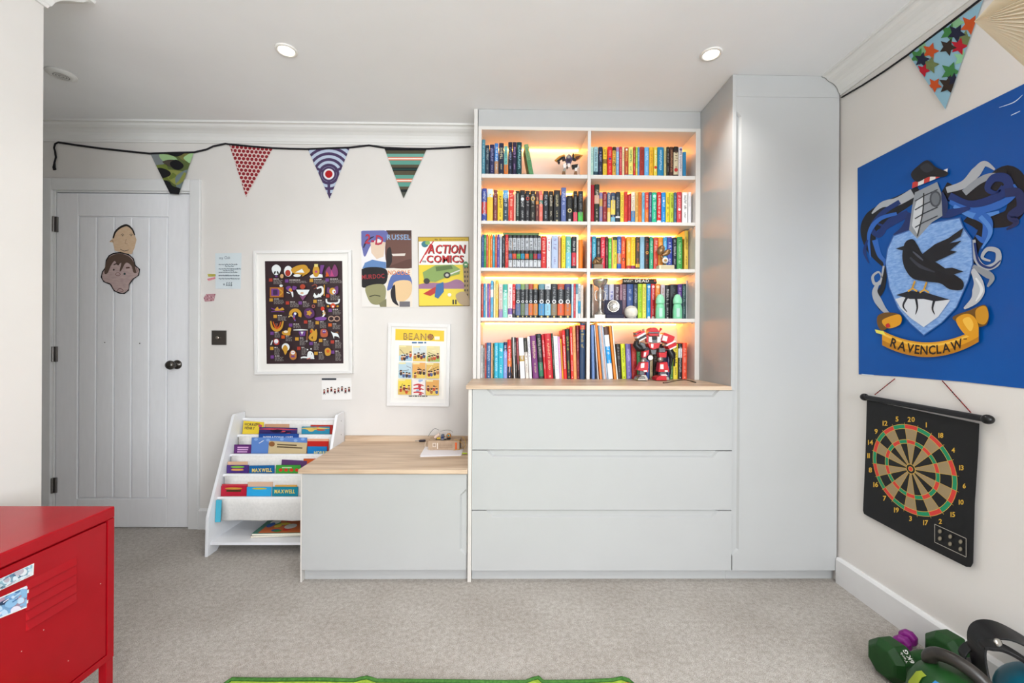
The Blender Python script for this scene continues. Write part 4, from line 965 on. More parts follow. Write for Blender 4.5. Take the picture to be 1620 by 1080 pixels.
p.rect(138, 330, 250, 412, '#a8672a'); p.rect(150, 342, 215, 400, PUR); p.rect(165, 352, 200, 392, '#3f2a50'); p.ell(230, 318, 14, 10, WHI); p.stroke([(205, 340), (240, 370), (215, 400)], 10, GLD)
p.blob([(268, 335), (300, 320), (320, 350), (300, 370)], '#6d3f86'); p.blob([(325, 320), (358, 330), (345, 352), (325, 350)], '#6d3f86'); p.stroke([(295, 350), (318, 370), (325, 410)], (16, 18, 8), WHI); p.ell(305, 352, 14, 14, GLD); p.stroke([(300, 380), (275, 372)], 6, WHI); p.ell(318, 362, 6, 6, '#c03030')
p.poly([(352, 350), (462, 350), (445, 385), (405, 402), (370, 385)], WHI); p.ell(405, 325, 22, 20, '#a8432e'); p.poly([(378, 395), (405, 404), (440, 390), (405, 440)], '#7c4a70'); p.ell(400, 378, 14, 8, '#c8a080')
p.stroke([(480, 320), (510, 308), (520, 330), (495, 345)], (8, 8, 4), '#8a4a3c'); p.stroke([(520, 340), (560, 330), (570, 370), (540, 400), (500, 410)], (12, 20, 18), WHI); p.poly([(490, 405), (500, 375), (520, 400), (535, 380), (560, 412)], WHI); p.stroke([(582, 310), (580, 400)], 8, GLD)
p.blob([(610, 330), (640, 345), (690, 320), (690, 380), (640, 390), (605, 370)], '#63386f'); p.ell(648, 362, 26, 28, GLD); p.ell(660, 366, 14, 18, WHI); p.ell(664, 368, 6, 8, '#c03a30')
p.stroke([(598, 425), (605, 455), (650, 462), (695, 455), (704, 425)], (12, 16, 12), WHI); p.ell(652, 480, 20, 20, '#c84a28'); p.ell(652, 488, 8, 8, WHI); p.ell(612, 485, 10, 8, GLD); p.ell(690, 485, 10, 8, GLD)
p.stroke([(150, 500), (180, 510), (250, 500)], 8, PUR); p.blob([(180, 520), (200, 490), (215, 510), (240, 495), (252, 515)], GLD); p.stroke([(150, 530), (200, 525), (255, 530)], 6, PUR)
p.ring(345, 555, 52, 52, 26, GLD, 20, pi, 2*pi + .4); p.ring(310, 575, 22, 18, 10, '#d8b860', 14, pi, 2*pi); p.stroke([(345, 535), (335, 570), (345, 605)], (20, 18, 8), '#6d5aa0'); p.ell(345, 545, 10, 10, WHI); p.ell(338, 585, 7, 7, '#c03a30')
p.blob([(418, 520), (455, 500), (495, 520), (498, 565), (455, 585), (420, 560)], '#56305f'); p.star(458, 540, 26, GLD, .3, 1, .6); p.ring(493, 485, 14, 14, 6, '#a05a50', 12)
p.ell(568, 505, 15, 17, '#c83a28'); p.stroke([(570, 520), (585, 545), (560, 580)], (14, 14, 10), WHI); p.blob([(505, 580), (560, 570), (600, 580), (580, 600), (520, 598)], '#7a4a9a'); p.stroke([(580, 525), (590, 550)], 8, GLD); p.ell(572, 545, 5, 8, '#d8c060')
for x in (638, 684): p.ring(x, 586, 26, 23, 8, '#b09080', 18)
p.stroke([(145, 605), (160, 660), (195, 680), (230, 660), (247, 605)], (10, 26, 10), GLD); p.stroke([(165, 610), (180, 650), (195, 665), (215, 650), (228, 612)], (6, 14, 6), ORA); p.poly([(180, 625), (205, 625), (195, 670)], '#a8482c'); p.ell(192, 632, 7, 8, '#555')
p.blob([(240, 690), (280, 685), (290, 660), (312, 665), (305, 700), (300, 722), (245, 715)], GLD); p.ell(268, 692, 18, 10, '#e4d8c0'); p.stroke([(330, 678), (390, 676), (446, 678)], (5, 12, 4), WHI); p.stroke([(443, 680), (440, 770)], 5, '#b06a40'); p.poly([(372, 690), (430, 688), (425, 725), (385, 730)], PUR); p.poly([(388, 692), (400, 718), (412, 692)], WHI); p.ell(438, 768, 9, 9, '#8a8a8a')
p.stroke([(475, 670), (490, 700), (465, 740), (490, 765)], (16, 26, 14), GLD); p.blob([(490, 710), (515, 670), (524, 710), (515, 760), (490, 765)], GLD); p.ell(475, 690, 10, 12, ORA)
p.blob([(552, 680), (580, 668), (606, 685), (606, 730), (556, 732)], '#b0583a'); p.ell(580, 690, 16, 16, PUR); p.ell(574, 688, 4, 5, WHI); p.ell(588, 688, 4, 5, WHI)
p.blob([(636, 690), (655, 700), (690, 708), (705, 745), (695, 735), (665, 728), (660, 750), (650, 720)], WHI); p.poly([(665, 700), (690, 690), (700, 705)], '#8a5a30')
p.blob([(170, 755), (205, 752), (215, 780), (205, 798), (175, 795)], '#b03a30'); p.ell(190, 770, 18, 18, WHI); p.poly([(178, 790), (188, 776), (198, 792)], '#a090b0'); p.stroke([(160, 762), (146, 800)], 8, WHI)
p.ell(267, 818, 32, 32, WHI); p.blob([(262, 800), (285, 830), (265, 880), (250, 850), (240, 830)], GLD); p.blob([(302, 860), (325, 840), (352, 862), (354, 905), (325, 922), (300, 900)], '#b0713a'); p.ell(326, 862, 17, 16, WHI); p.rect(312, 885, 340, 900, PUR); p.ell(320, 860, 3, 4, '#c03030'); p.ell(332, 860, 3, 4, '#c03030')
p.blob([(445, 905), (448, 860), (470, 850), (492, 870), (494, 910)], WHI); p.ell(478, 872, 4, 6, '#333'); p.stroke([(390, 905), (420, 900), (500, 910)], (10, 14, 8), WHI); p.stroke([(440, 915), (470, 905)], 6, '#d06a60'); p.ell(445, 838, 6, 6, WHI); p.ell(474, 832, 6, 6, WHI)
p.blob([(585, 840), (610, 822), (635, 842), (630, 880), (595, 885)], GLD); p.ell(611, 850, 13, 14, ORA)
p.build('print', o, O)['kind'] = 'stuff'
o, O, yp = framed('framed_comic_page', ((615.5, 511.5), (713.5, 512.5), (710.5, 643), (612.5, 640.5)), 0.020, 'white framed yellow topped comic strip page above the low cupboard', t=0.018)
TC = crop(550, 350, .2778); p = Print(fY(yp), 0.4, tr=TC)
p.poly([(272, 612), (550, 622), (546, 1012), (264, 1005)], '#f2efe8'); p.poly([(272, 612), (550, 622), (549, 684), (271, 676)], '#e8c63a')
p.text('BEANO', 318, 672, 34, '#5a3a28', w=172, rot=.02); p.text('BEANO', 321, 669, 29, '#c9a456', w=166, rot=.02, wgt='n'); p.ell(472, 656, 13, 14, '#a06a3a'); p.rect(495, 655, 524, 674, '#f0ead0')
p.lines(366, 686, 462, 1, 9, 9, '#3f6a9a', 5)
rr = random.Random(11); pal = ['#d8b45a', '#9ab860', '#c86a3a', '#a8c8d8', '#e0c060', '#d07a44', '#8a3a34', '#c8a878', '#e8d8b0', '#6a4a3a']
for r in range(3):
    for c in range(3):
        x0, y0 = 293 + c*79 - r*2.5, 706 + r*96 + c*2; x1, y1 = x0 + 74, y0 + 88; p.clip = [TC(x0, y0), TC(x1, y0 + 1), TC(x1 - 1, y1 + 1), TC(x0 - 1, y1)]
        p.rect(x0 - 3, y0 - 3, x1 + 3, y1 + 3, ['#d8c890', '#cfd8d8', '#e0d4a0', '#b8d0dc', '#e0a860', '#d8b060', '#e8cf50', '#e8e0dc', '#d8a058'][r*3 + c])
        if (r, c) == (2, 1):
            for i in range(9): p.ell(x0 + 8 + rr.random()*60, y0 + rr.random()*88, 9, 9, ['#b8344a', '#e8e8ea', '#9ab0d0'][i % 3])
            for i in range(3): p.stroke([(x0 + 8, y0 + 34 + i*20), (x0 + 36, y0 + 28 + i*22), (x0 + 66, y0 + 36 + i*22)], (6, 9, 5), '#c03a3a')
            p.clip = None; continue
        p.rect(x0 + 2, y0 + 2, x0 + 40, y0 + 10, '#e8dca0'); p.blob([(x0, y0 + 60), (x0 + 40, y0 + 50), (x1 + 4, y0 + 64), (x1 + 4, y1 + 5), (x0 - 3, y1 + 5)], rr.choice(pal[:5]))
        for i in range(4):
            x, y = x0 + 12 + i*16 + rr.random()*6, y0 + 40 + rr.random()*26; p.ell(x, y + 13, 8, 12, rr.choice(['#7a2a2a', '#3a2a2a', '#c8502a', '#a86a3a', '#4a5a8a'])); p.ell(x, y, 6.5, 6.5, '#e8c0a0', 10); p.ell(x, y - 4, 7, 4, '#3a2620', 8)
        for i in range(3): p.stroke([(x0 + rr.random()*70, y0 + 15 + rr.random()*60), (x0 + rr.random()*70, y0 + 20 + rr.random()*60)], 2.2, rr.choice(['#3a2a24', '#6a3a2a', '#f0e8d0']), sm=False)
        p.clip = None
p.lines(348, 992, 462, 1, 6, 5, '#3a3634', 8); p.build('print', o, O)['kind'] = 'stuff'
# four-panel poster: plain colour blocks in place of the portraits
def paper(name, quad, c, label, cat='poster', t=0.0012, rough=0.5, lift=0.001):
    O = tuple(onY(sum(q[0] for q in quad)/len(quad), max(q[1] for q in quad), D)); o = thing(name, O, label, cat)
    sheet('paper', quad, fY(D - lift), t, mat(c, rough), o, O); return o, O, fY(D - lift - t)
o, O, f = paper('poster', [TC(*q) for q in ((76, 52), (364, 48), (369, 490), (80, 488))], '#e6e2df', 'four-panel poster in white, brown, black and olive above the framed comic page')
p = Print(f, 0.4, tr=TC); p.clip = [TC(*q) for q in ((77, 53), (363.5, 49), (368, 489), (81, 487))]
p.rect(78, 53, 219, 268, '#e3e1e4'); p.rect(219, 51, 365, 266, '#4a3430'); p.rect(80, 270, 221, 487, '#e2dfdb'); p.rect(221, 268, 368, 487, '#e6dccf')
p.blob([(78, 56), (218, 54), (218, 120), (170, 100), (130, 140), (100, 200), (86, 170)], '#6468a4'); p.poly([(130, 120), (215, 118), (205, 200), (165, 215), (135, 180)], '#d9c3ae'); p.poly([(84, 268), (98, 236), (140, 218), (190, 228), (218, 232), (219, 268)], '#5f82b4'); p.stroke([(90, 150), (110, 110), (150, 86)], (6, 12, 4), '#2a2438')
p.blob([(222, 90), (290, 70), (364, 95), (364, 240), (300, 262), (222, 240)], '#6a4a42'); p.blob([(222, 170), (245, 150), (252, 230), (224, 262)], '#2a2426'); p.poly([(250, 185), (330, 182), (325, 197), (258, 198)], '#d8cfc8'); p.blob([(240, 262), (300, 232), (364, 215), (365, 265)], '#5a3c35')
p.blob([(80, 272), (215, 270), (218, 350), (150, 365), (80, 372)], '#19171a'); p.blob([(106, 372), (205, 360), (216, 430), (190, 470), (140, 470), (112, 430)], '#8f8d66'); p.poly([(178, 468), (220, 440), (221, 487), (186, 487)], '#7d7b5c'); p.stroke([(124, 428), (155, 420), (186, 426)], 5, '#2a2a20', sm=False)
p.blob([(225, 385), (250, 310), (305, 285), (355, 310), (362, 370), (290, 350), (240, 390)], '#566ba6'); p.blob([(262, 350), (355, 340), (362, 410), (320, 455), (275, 440)], '#e0c093'); p.blob([(245, 400), (268, 360), (275, 440), (290, 480), (255, 455)], '#221f26'); p.rect(295, 456, 355, 486, '#6d6a70')
p.text('2-D', 96, 124, 52, '#b0324a', w=104, rot=.12); p.text('RUSSEL', 224, 104, 28, '#8aa8cc', w=134); p.text('MURDOC', 82, 330, 24, '#9a3038', w=128, rot=-.06); p.text('NOODLE', 230, 304, 24, '#d88a58', w=126)
p.build('print', o, O)['kind'] = 'stuff'
o, O, f = paper('comic_cover', [TC(*q) for q in ((400, 88), (691, 88), (695, 482), (405, 485))], '#8a7448', 'comic cover sign with red lettering over yellow, mounted beside the bookcase', 'sign', 0.004)
p = Print(f, 0.35, tr=TC); p.clip = [TC(*q) for q in ((401, 89), (690, 89), (694, 481), (406, 484))]; p.poly([(404, 92), (688, 92), (691, 478), (408, 481)], '#e3cb3e'); p.poly([(404, 114), (688, 112), (689, 246), (405, 248)], '#eeece8'); p.poly([(404, 92), (688, 92), (688, 113), (404, 115)], '#c8a83a')
p.poly([(436, 190), (486, 112), (492, 112), (446, 190)], '#c02a2c'); p.poly([(408, 236), (470, 128), (476, 128), (414, 240)], '#c02a2c')
p.text('ACTION', 458, 184, 48, '#2a1818', w=212, skew=.12); p.text('ACTION', 455, 181, 46, '#bf2a2e', w=210, skew=.12); p.text('COMICS', 452, 236, 40, '#2a1818', w=212); p.text('COMICS', 449, 233, 38, '#bf2a2e', w=210); p.text('FEB', 424, 234, 10, '#2a2a2a'); p.text('No. 33', 496, 108, 9, '#4a3a1a')
p.ell(440, 130, 20, 18, '#3f7a8a'); p.ell(455, 122, 14, 12, '#8ab060'); p.lines(538, 102, 676, 1, 6, 4, '#a88a2a', 3)
p.blob([(406, 360), (470, 350), (560, 350), (620, 330), (660, 350), (660, 385), (406, 385)], '#9a6f8e'); p.poly([(406, 384), (660, 384), (660, 479), (407, 480)], '#e6d04a'); p.poly([(655, 240), (690, 240), (692, 440), (668, 440)], '#a08a62')
for y in range(256, 420, 26): p.rect(664, y, 672, y + 12, '#4a4236'); p.rect(679, y, 686, y + 12, '#4a4236')
p.poly([(428, 290), (500, 250), (600, 246), (640, 272), (636, 300), (560, 318), (500, 345), (436, 340)], '#86a05c'); p.poly([(500, 258), (590, 250), (600, 270), (505, 285)], '#5c7442'); p.ell(450, 340, 18, 16, '#3a3a36'); p.ell(566, 306, 20, 18, '#3a3a36'); p.ell(566, 306, 10, 9, '#b8b8b0'); p.stroke([(585, 300), (640, 278)], 7, '#d8d8d0')
p.poly([(430, 412), (500, 372), (515, 400), (470, 425)], '#b83a34'); p.poly([(505, 360), (545, 345), (548, 400), (515, 440), (495, 430)], '#3a6aa0'); p.ell(580, 418, 11, 10, '#e8e8e0'); p.blob([(615, 420), (660, 400), (690, 440), (690, 478), (640, 470)], '#b09a7c'); p.rect(597, 446, 605, 472, '#33302a'); p.rect(612, 446, 620, 472, '#33302a'); p.ell(672, 246, 14, 18, '#4f8a5a'); p.rect(666, 242, 679, 250, '#e0e0c8')
p.build('print', o, O)['kind'] = 'stuff'
o, O, f = paper('postcard', [(508.8, 597.8), (556, 597.3), (556.8, 632), (509.3, 632.5)], '#eceae8', 'small white card with a row of little figures under the dark framed print', 'card')
p = Print(f, 0.6); p.rect(509, 598, 532, 601, '#3a4048')
for i in range(8):
    x = 513 + i*5.6; y = 617 - (i % 3)*1.6 - i*.3; p.ell(x, y, 1.7, 1.6, '#2a1c1a', 9); p.ell(x, y + .9, 1.1, 1.1, '#d8b09a', 9); p.rect(x - 1.5, y + 1.8, x + 1.5, y + 4.2, '#7a2426'); p.rect(x - 1.5, y + 4.2, x + 1.3, y + 5.6, '#231a1a'); p.stroke([(x - 1, y + 5.6), (x - 1.4, y + 7)], .8, '#2a1c1a', sm=False); p.stroke([(x + 1, y + 5.6), (x + 1.4, y + 7)], .8, '#2a1c1a', sm=False)
p.build('print', o, O)['kind'] = 'stuff'
o, O, f = paper('handwritten_note', [(340.5, 400.5), (382, 400), (380.8, 456.8), (340.8, 456.5)], '#d3dde2', 'pale blue handwritten note taped beside the door', 'note')
p = Print(f, 0.7); INK = '#4a5a6a'; p.text('my Club', 347, 410, 4.2, '#5a6a7c', w=17, wgt='n', rot=-.05)
rr = random.Random(5)
for i, (y, x0, x1) in enumerate(((418, 346, 375), (421, 356, 369), (425, 346, 378), (427.8, 353, 366), (430.5, 346, 374), (435.5, 346, 377), (440.5, 346, 376))):
    x = x0
    while x < x1:
        l = 1.5 + rr.random()*3; p.stroke([(x, y + rr.random()), (x + l*.3, y - 1 + rr.random()), (x + l*.6, y + .8), (x + l, y - .2)], .75, INK, 3); x += l + .9
p.stroke([(353, 449), (355.5, 449)], .7, INK, sm=False); p.stroke([(353, 450.4), (355.5, 450.4)], .7, INK, sm=False)
for x in (358, 361.5, 365): p.stroke([(x + 2, 446.8), (x + .8, 447), (x + .9, 451), (x - .3, 451.4), (x + 2.3, 451.2)], .8, INK, 3)
p.build('handwriting', o, O)['kind'] = 'stuff'
def sticker(name, quad, c, label, draw):
    o, O, f = paper(name, quad, c, label, 'sticker', 0.0006, 0.6); p = Print(f, .6); p.clip = quad; draw(p); p.build('print', o, O)['kind'] = 'stuff'
sticker('tape_strip', [(328, 433), (341, 433.3), (341, 437.2), (329.5, 437.6)], '#d3c763', 'yellow patterned tape strip stuck beside the note', lambda p: [p.stroke([(330 + i*2, 438), (331.2 + i*2, 433)], .7, '#6a6a3a', sm=False) for i in range(6)])
sticker('tape_strip', [(327.5, 441), (340.5, 437.6), (340.8, 441), (330, 444.5)], '#e0a0aa', 'pink patterned tape strip below the yellow one beside the note', lambda p: [p.ell(329.5 + i*2.6, 441.4 - i*.4, .9, .9, '#c0506a', 8) for i in range(5)])
sticker('tape_strip', [(322, 471), (326, 465), (341, 464.6), (338.5, 476), (324, 477)], '#b88a92', 'mottled dusky pink tape piece stuck on the wall beneath the handwritten note', lambda p: [p.ell(324 + (i*37 % 17), 466 + (i*23 % 11), 1.1, .8, '#8a4a5a' if i % 2 else '#dcc0c4', 8) for i in range(18)])
# dimmer switch
O = tuple(onY(347.5, 545.5, D)); o = thing('dimmer_switch', O, 'square dark grey dimmer switch on the wall beside the door', 'switch')
a, b = onY(336, 522.5, D), onY(358.7, 545.5, D); SWM = mat('#5f5a56', 0.35, 0.7); mb = MB(); mb.box(a.x, b.x, D - 0.007, D - 0.001, b.z, a.z, SWM); mb.build('plate', o, O, 0.001)
c = (a + b)/2; mb = MB(); mb.lathe([(0, 0.006), (0.010, 0.006), (0.0095, 0.022), (0.008, 0.024), (0, 0.024)], mat('#b8b2aa', 0.2, 0.95), 24, Matrix.Translation((c.x, D, c.z)) @ Matrix.Rotation(pi/2, 4, 'X')); mb.build('dial', o, O)
# cut-out paper faces on the door
fd = fY(yf - 0.0005); T1p = [T1(*q) for q in ((402, 660), (412, 630), (440, 605), (475, 594), (503, 615), (518, 650), (526, 672), (516, 715), (500, 750), (455, 742), (410, 730), (400, 686), (382, 684))]
O = tuple(onY(200, 400, D)); o = thing('paper_portrait', O, 'small cut-out paper face with dark hair edge, above the other on the door', 'drawing')
sheet('paper', T1p, fd, 0.0008, noise_mat('crayon_skin', '#d9b795', '#e2c6a8', 40, 0.8, stretch=(1, 1, 4)), o, O)
fd2 = fY(yf - 0.0013); p = Print(fd2, 0.8, tr=T1); p.stroke([(402, 664), (414, 630), (442, 605), (475, 595), (503, 616), (517, 648)], (8, 12, 6), '#2a2422'); INKB = '#5a4a40'
for x in (452, 498): p.stroke([(x - 10, 646), (x, 641), (x + 8, 647)], 2.5, INKB); p.ell(x, 650, 4, 3, '#7a6a5c')
p.stroke([(440, 722), (460, 732), (485, 726)], 3, INKB); p.stroke([(472, 668), (466, 690), (478, 694)], 2, '#a8846a'); p.stroke([(384, 680), (398, 676), (402, 688)], 2.5, '#8a7060'); p.build('drawing', o, O)['kind'] = 'stuff'
O = tuple(onY(190, 464, D)); o = thing('paper_portrait', O, 'larger cut-out paper face with brown fringe and black outline, on the door', 'drawing')
FACE = [(402, 742), (440, 737), (485, 748), (512, 772), (522, 808), (545, 828), (540, 862), (512, 882), (490, 912), (486, 942), (462, 962), (435, 960), (405, 946), (385, 912), (350, 898), (335, 872), (342, 842), (358, 820), (362, 780), (378, 755)]
sheet('paper', [T1(*q) for q in FACE], fY(yf - 0.0022), 0.0008, mat('#17161a', 0.8), o, O); p = Print(fY(yf - 0.003), 0.8, tr=T1)
p.blob([(440 + (x-440)*.93, 850 + (y-850)*.93) for x, y in FACE], noise_mat('crayon_pink', '#b29a98', '#c8b0ac', 30, 0.8, stretch=(1, 1, 3)))
p.blob([(355, 850), (362, 800), (380, 765), (430, 746), (480, 758), (510, 790), (524, 845), (510, 845), (498, 810), (470, 795), (445, 836), (436, 838), (445, 795), (425, 808), (410, 785), (390, 810), (372, 850)], '#5d4a40')
p.stroke([(404, 806), (420, 800), (432, 806)], 6, '#4a3a34'); p.stroke([(470, 822), (490, 820)], 8, '#5a3a34', sm=False); p.ell(405, 832, 5, 5, '#3a3230'); p.ell(463, 854, 6, 6, '#3a4a4a'); p.stroke([(412, 858), (425, 846), (440, 856), (428, 864), (412, 858)], 3, '#8a6a68'); p.stroke([(422, 945), (432, 934), (445, 934), (455, 945), (440, 950)], 3, '#6a4a4a'); p.stroke([(524, 820), (530, 840), (520, 850)], 3, '#6a5654')
p.build('drawing', o, O)['kind'] = 'stuff'
# ================================================================== objects on the shelves
TZ = crop(920, 350, 190/1207); TS = crop(750, 190, 190/1207); TR = crop(920, 490, 190/1620)
def slab(mb, pts, tr, Y0, Y1, m):
    """a block with depth: outline seen from the room, running from Y0 back to Y1"""
    Ym = (Y0 + Y1)/2; P = [onY(*tr(*q), Ym) for q in pts]; mb.prism([(p.x, Y0, p.z) for p in P], [(p.x, Y1, p.z) for p in P], m); return mb
def rotrect(cx, cy, w, h, a): return [(cx + x*cos(a) - y*sin(a), cy + x*sin(a) + y*cos(a)) for x, y in ((-w/2, -h/2), (w/2, -h/2), (w/2, h/2), (-w/2, h/2))]
SIL = noise_mat('worn_silver', '#a8a29a', '#d8d4cc', 30, 0.22, spec=0.5); SIL.node_tree.nodes['Principled BSDF'].inputs['Metallic'].default_value = 0.85
BRZ = noise_mat('antique_bronze', '#6a4f34', '#a8855c', 40, 0.35, 0.2); BRZ.node_tree.nodes['Principled BSDF'].inputs['Metallic'].default_value = 0.55
z4 = BASEZ[4] + 0.0003; z3 = BASEZ[3] + 0.0003
Y0 = 2.348; a = onY(*TZ(185, 975), Y0); top = onY(*TZ(185, 582), Y0).z; hh = top - z4; O = (a.x, Y0, z4)
o = thing('trophy_cup', O, 'silver two-handled trophy cup on a white plinth, fourth right shelf', 'trophy')
mb = MB(); mb.box(a.x - 0.036, a.x + 0.033, Y0 - 0.03, Y0 + 0.03, z4, z4 + 0.020, mat('#e4e0da', 0.4)); mb.build('plinth', o, O, 0.001)
M = Matrix.Translation((a.x, Y0, z4)); mb = MB(); k = hh
mb.lathe([(0.028, .0205), (0.027, .028), (0.014, .042), (0.008, .06), (0.011, .075), (0.008, .085), (0.014, .10), (0.016, k*.70), (0.008, k*.76), (0.011, k*.80), (0.032, k*.85), (0.041, k*.94), (0.044, k), (0.038, k*.99), (0.025, k*.9), (0, k*.87)], SIL, 28, M); mb.build('cup', o, O)
for s in (-1, 1):
    mb = MB(); mb.tube([(a.x + s*x, Y0, z4 + z) for x, z in ((0.016, .10), (0.026, .105), (0.030, .13), (0.026, .15), (0.018, .155))], 0.003, SIL, 8); mb.build('handle', o, O)
Y0 = 2.325; p0, p1 = onY(*TZ(236, 925), Y0), onY(*TZ(415, 790), Y0); O = ((p0.x + p1.x)/2, Y0, z4); NV = mat('#20203a', 0.6)
o = thing('medal_case', O, 'open navy case holding a round silver medal, fourth right shelf', 'medal')
W = (p1.x - p0.x)/2; mb = MB(); mb.box(O[0] - W, O[0] + W, Y0 - 0.025, Y0 + 0.02, z4, z4 + 0.022, NV); mb.build('base', o, O, 0.003)
mb = MB(); mb.box(O[0] - W, O[0] + W, Y0 + 0.004, Y0 + 0.016, z4 + 0.0225, p1.z, NV); mb.build('lid', o, O, 0.004)
c = onY(*TZ(322, 852), Y0); MR = Matrix.Translation((c.x, Y0 + 0.004, c.z)) @ Matrix.Rotation(pi/2, 4, 'X')
md = MB().lathe([(0, 0.0005), (0.033, 0.0005), (0.0345, 0.003), (0.031, 0.005), (0.029, 0.0035), (0, 0.0035)], SIL, 32, MR).build('medal', o, O)
pr = Print(fY(Y0 - 0.0002), 0.3, tr=TZ, base=0.0006)
for q in ([(285, 830), (300, 815), (315, 835), (300, 850), (285, 865)], [(310, 870), (325, 830), (345, 860), (355, 825)], [(330, 880), (350, 865), (362, 875)]): pr.stroke(q, 6, '#6a665e')
pr.build('relief', md, O)
Y0 = 2.345; c = onY(*TZ(497, 907), Y0); r = 0.0365; O = (c.x, Y0, z4); o = thing('baseball', O, 'scuffed white baseball in front of the books on the fourth right shelf', 'ball')
mb = MB(); mb.ball((c.x, Y0, z4 + r), r, noise_mat('scuffed_leather', '#d8d2c6', '#eae5da', 40, 0.6), 16); mb.build('leather', o, O)
for s in (-1, 1):
    mb = MB(); mb.tube([(c.x + r*1.005*sin(t)*.85 , Y0 - r*1.005*cos(t)*.8, z4 + r + s*(r*.62 + .004*cos(2*t))*.93) for t in [(-1 + .2*i) for i in range(11)]], 0.0008, mat('#a89a90', 0.7), 6); mb.build('seam', o, O)
Y0 = 2.338; MINT = mat('#7fd0a4', 0.35, spec=0.5); MINTC = mat('#93dcb4', 0.3, spec=0.5)
for u, lab in ((790, 'mint green roll-on bottle beside the orange spine, fourth right shelf'), (963, 'mint green roll-on bottle nearer the right end of the fourth right shelf')):
    c = onY(*TZ(u, 975), Y0); O = (c.x, Y0, z4); H = onY(*TZ(u, 730), Y0).z - z4; o = thing('roll_on_bottle', O, lab, 'bottle', 'mint bottles'); M = Matrix.Translation((c.x, Y0, z4)) @ Matrix.Diagonal((1, .7, 1, 1))
    b = MB().lathe([(0, 0), (0.023, 0), (0.0255, .004), (0.0255, H*.35), (0.023, H*.5), (0.020, H*.6), (0, H*.6)], MINT, 24, M).build('bottle', o, O)
    MB().lathe([(0, H*.605), (0.022, H*.605), (0.0245, H*.63), (0.0245, H*.74), (0.021, H*.85), (0.013, H*.96), (0, H)], MINTC, 24, M).build('cap', o, O)
    mb = MB(); mb.box(c.x - .012, c.x + .006, Y0 - 0.0186, Y0 - 0.0178, z4 + H*.08, z4 + H*.42, mat('#b9d8cf', 0.4)); mb.build('paper_label', b, O)
# bronze trophies on the third shelf
Y0 = 2.328; O = tuple(onY(*TZ(160, 475), Y0)); O = (O[0], Y0, z3); o = thing('sports_trophy', O, 'small dark bronze ball trophy at left of the third right shelf', 'trophy')
mb = MB(); c = onY(*TZ(165, 400), Y0); mb.ball(c, 0.024, BRZ, 12, 1.05, .8, 1.0); mb.ball((c.x - .018, Y0 - .006, c.z - .008), .014, BRZ, 10); mb.build('figure', o, O)
mb = MB(); mb.tube([(c.x - .02, Y0 - .014, c.z + .02), (c.x + .003, Y0 - .021, c.z - .004), (c.x + .024, Y0 - .012, c.z + .012)], 0.003, mat('#3a2a1c', .5), 6); mb.build('lace', o, O)
mb = MB(); mb.box(c.x - .024, c.x + .024, Y0 - .018, Y0 + .018, z3, c.z - .02, mat('#8a7a66', 0.6)); mb.build('plinth', o, O, .001)
O = tuple(onY(*TZ(845, 475), Y0)); O = (O[0], Y0, z3); o = thing('sports_trophy', O, 'bronze boot and rugby ball trophy on a cream plinth, third right shelf', 'trophy')
P0, P1 = onY(*TZ(766, 475), Y0), onY(*TZ(918, 446), Y0); mb = MB(); mb.box(P0.x, P1.x, Y0 - .02, Y0 + .025, z3, P1.z, mat('#ddd2b4', .5)); mb.box(P0.x + .012, P1.x, Y0 - .022, Y0 - .02, z3, P1.z - .003, mat('#c8bc98', .5)); mb.build('plinth', o, O, .001)
c = onY(*TZ(798, 288), Y0); mb = MB(); mb.lathe([(0.019*sin(pi*i/12), -0.028*cos(pi*i/12)) for i in range(13)], BRZ, 20, Matrix.Translation(c) @ Matrix.Rotation(radians(25), 4, 'Y')); mb.build('rugby_ball', o, O)
mb = MB(); mb.tube([onY(*TZ(*q), Y0) for q in ((812, 340), (845, 325), (870, 305), (885, 290))], [.007, .014, .015, .009], BRZ, 12); mb.tube([onY(*TZ(*q), Y0) for q in ((800, 350), (825, 385), (838, 430), (840, 448))], [.006, .008, .007, .009], BRZ, 10); mb.build('boot', o, O)
c = onY(*TZ(840, 393), Y0 - .012); MR = Matrix.Translation(c) @ Matrix.Rotation(pi/2, 4, 'X'); MB().lathe([(0, 0), (.0165, 0), (.0165, .004), (0, .004)], mat('#e6e2dc', .4), 24, MR).lathe([(0, .0042), (.008, .0042), (.008, .005), (0, .005)], mat('#b08a50', .4), 18, MR).build('badge', o, O)

# ================================================================== toy robots
RD, WH, GY, BKp, SV = mat('#c8202a', .3), mat('#e4e2e0', .35), mat('#6a6c70', .35), mat('#17171a', .35), mat('#a8a49c', .25, .6)
Yr = onZ(1035, 601.5, ZC).y - 0.005; c = onZ(1033, 601.5, ZC); O = (c.x, Yr, ZC)
o = thing('toy_robot', O, 'large red, white and black brick-built toy robot standing on the worktop', 'toy'); tr = TR
def part(name, *items):
    mb = MB()
    for pts, d0, d1, m in items: slab(mb, pts, tr, Yr + d0, Yr + d1, m)
    return mb.build(name, o, O, 0.0012)
def dome(cx, cy, rx, ry, n=12, a0=pi, a1=2*pi): return [(cx + rx*cos(a0 + (a1-a0)*i/n), cy + ry*sin(a0 + (a1-a0)*i/n)) for i in range(n + 1)]
part('head', (dome(953, 300, 68, 62), -.022, .03, RD), ([(886, 300), (1022, 300), (1026, 318), (882, 318)], -.026, .03, GY), ([(882, 320), (1026, 320), (1005, 352), (905, 352)], -.022, .028, RD), ([(930, 345), (1000, 345), (990, 400), (940, 400)], -.020, .025, BKp))
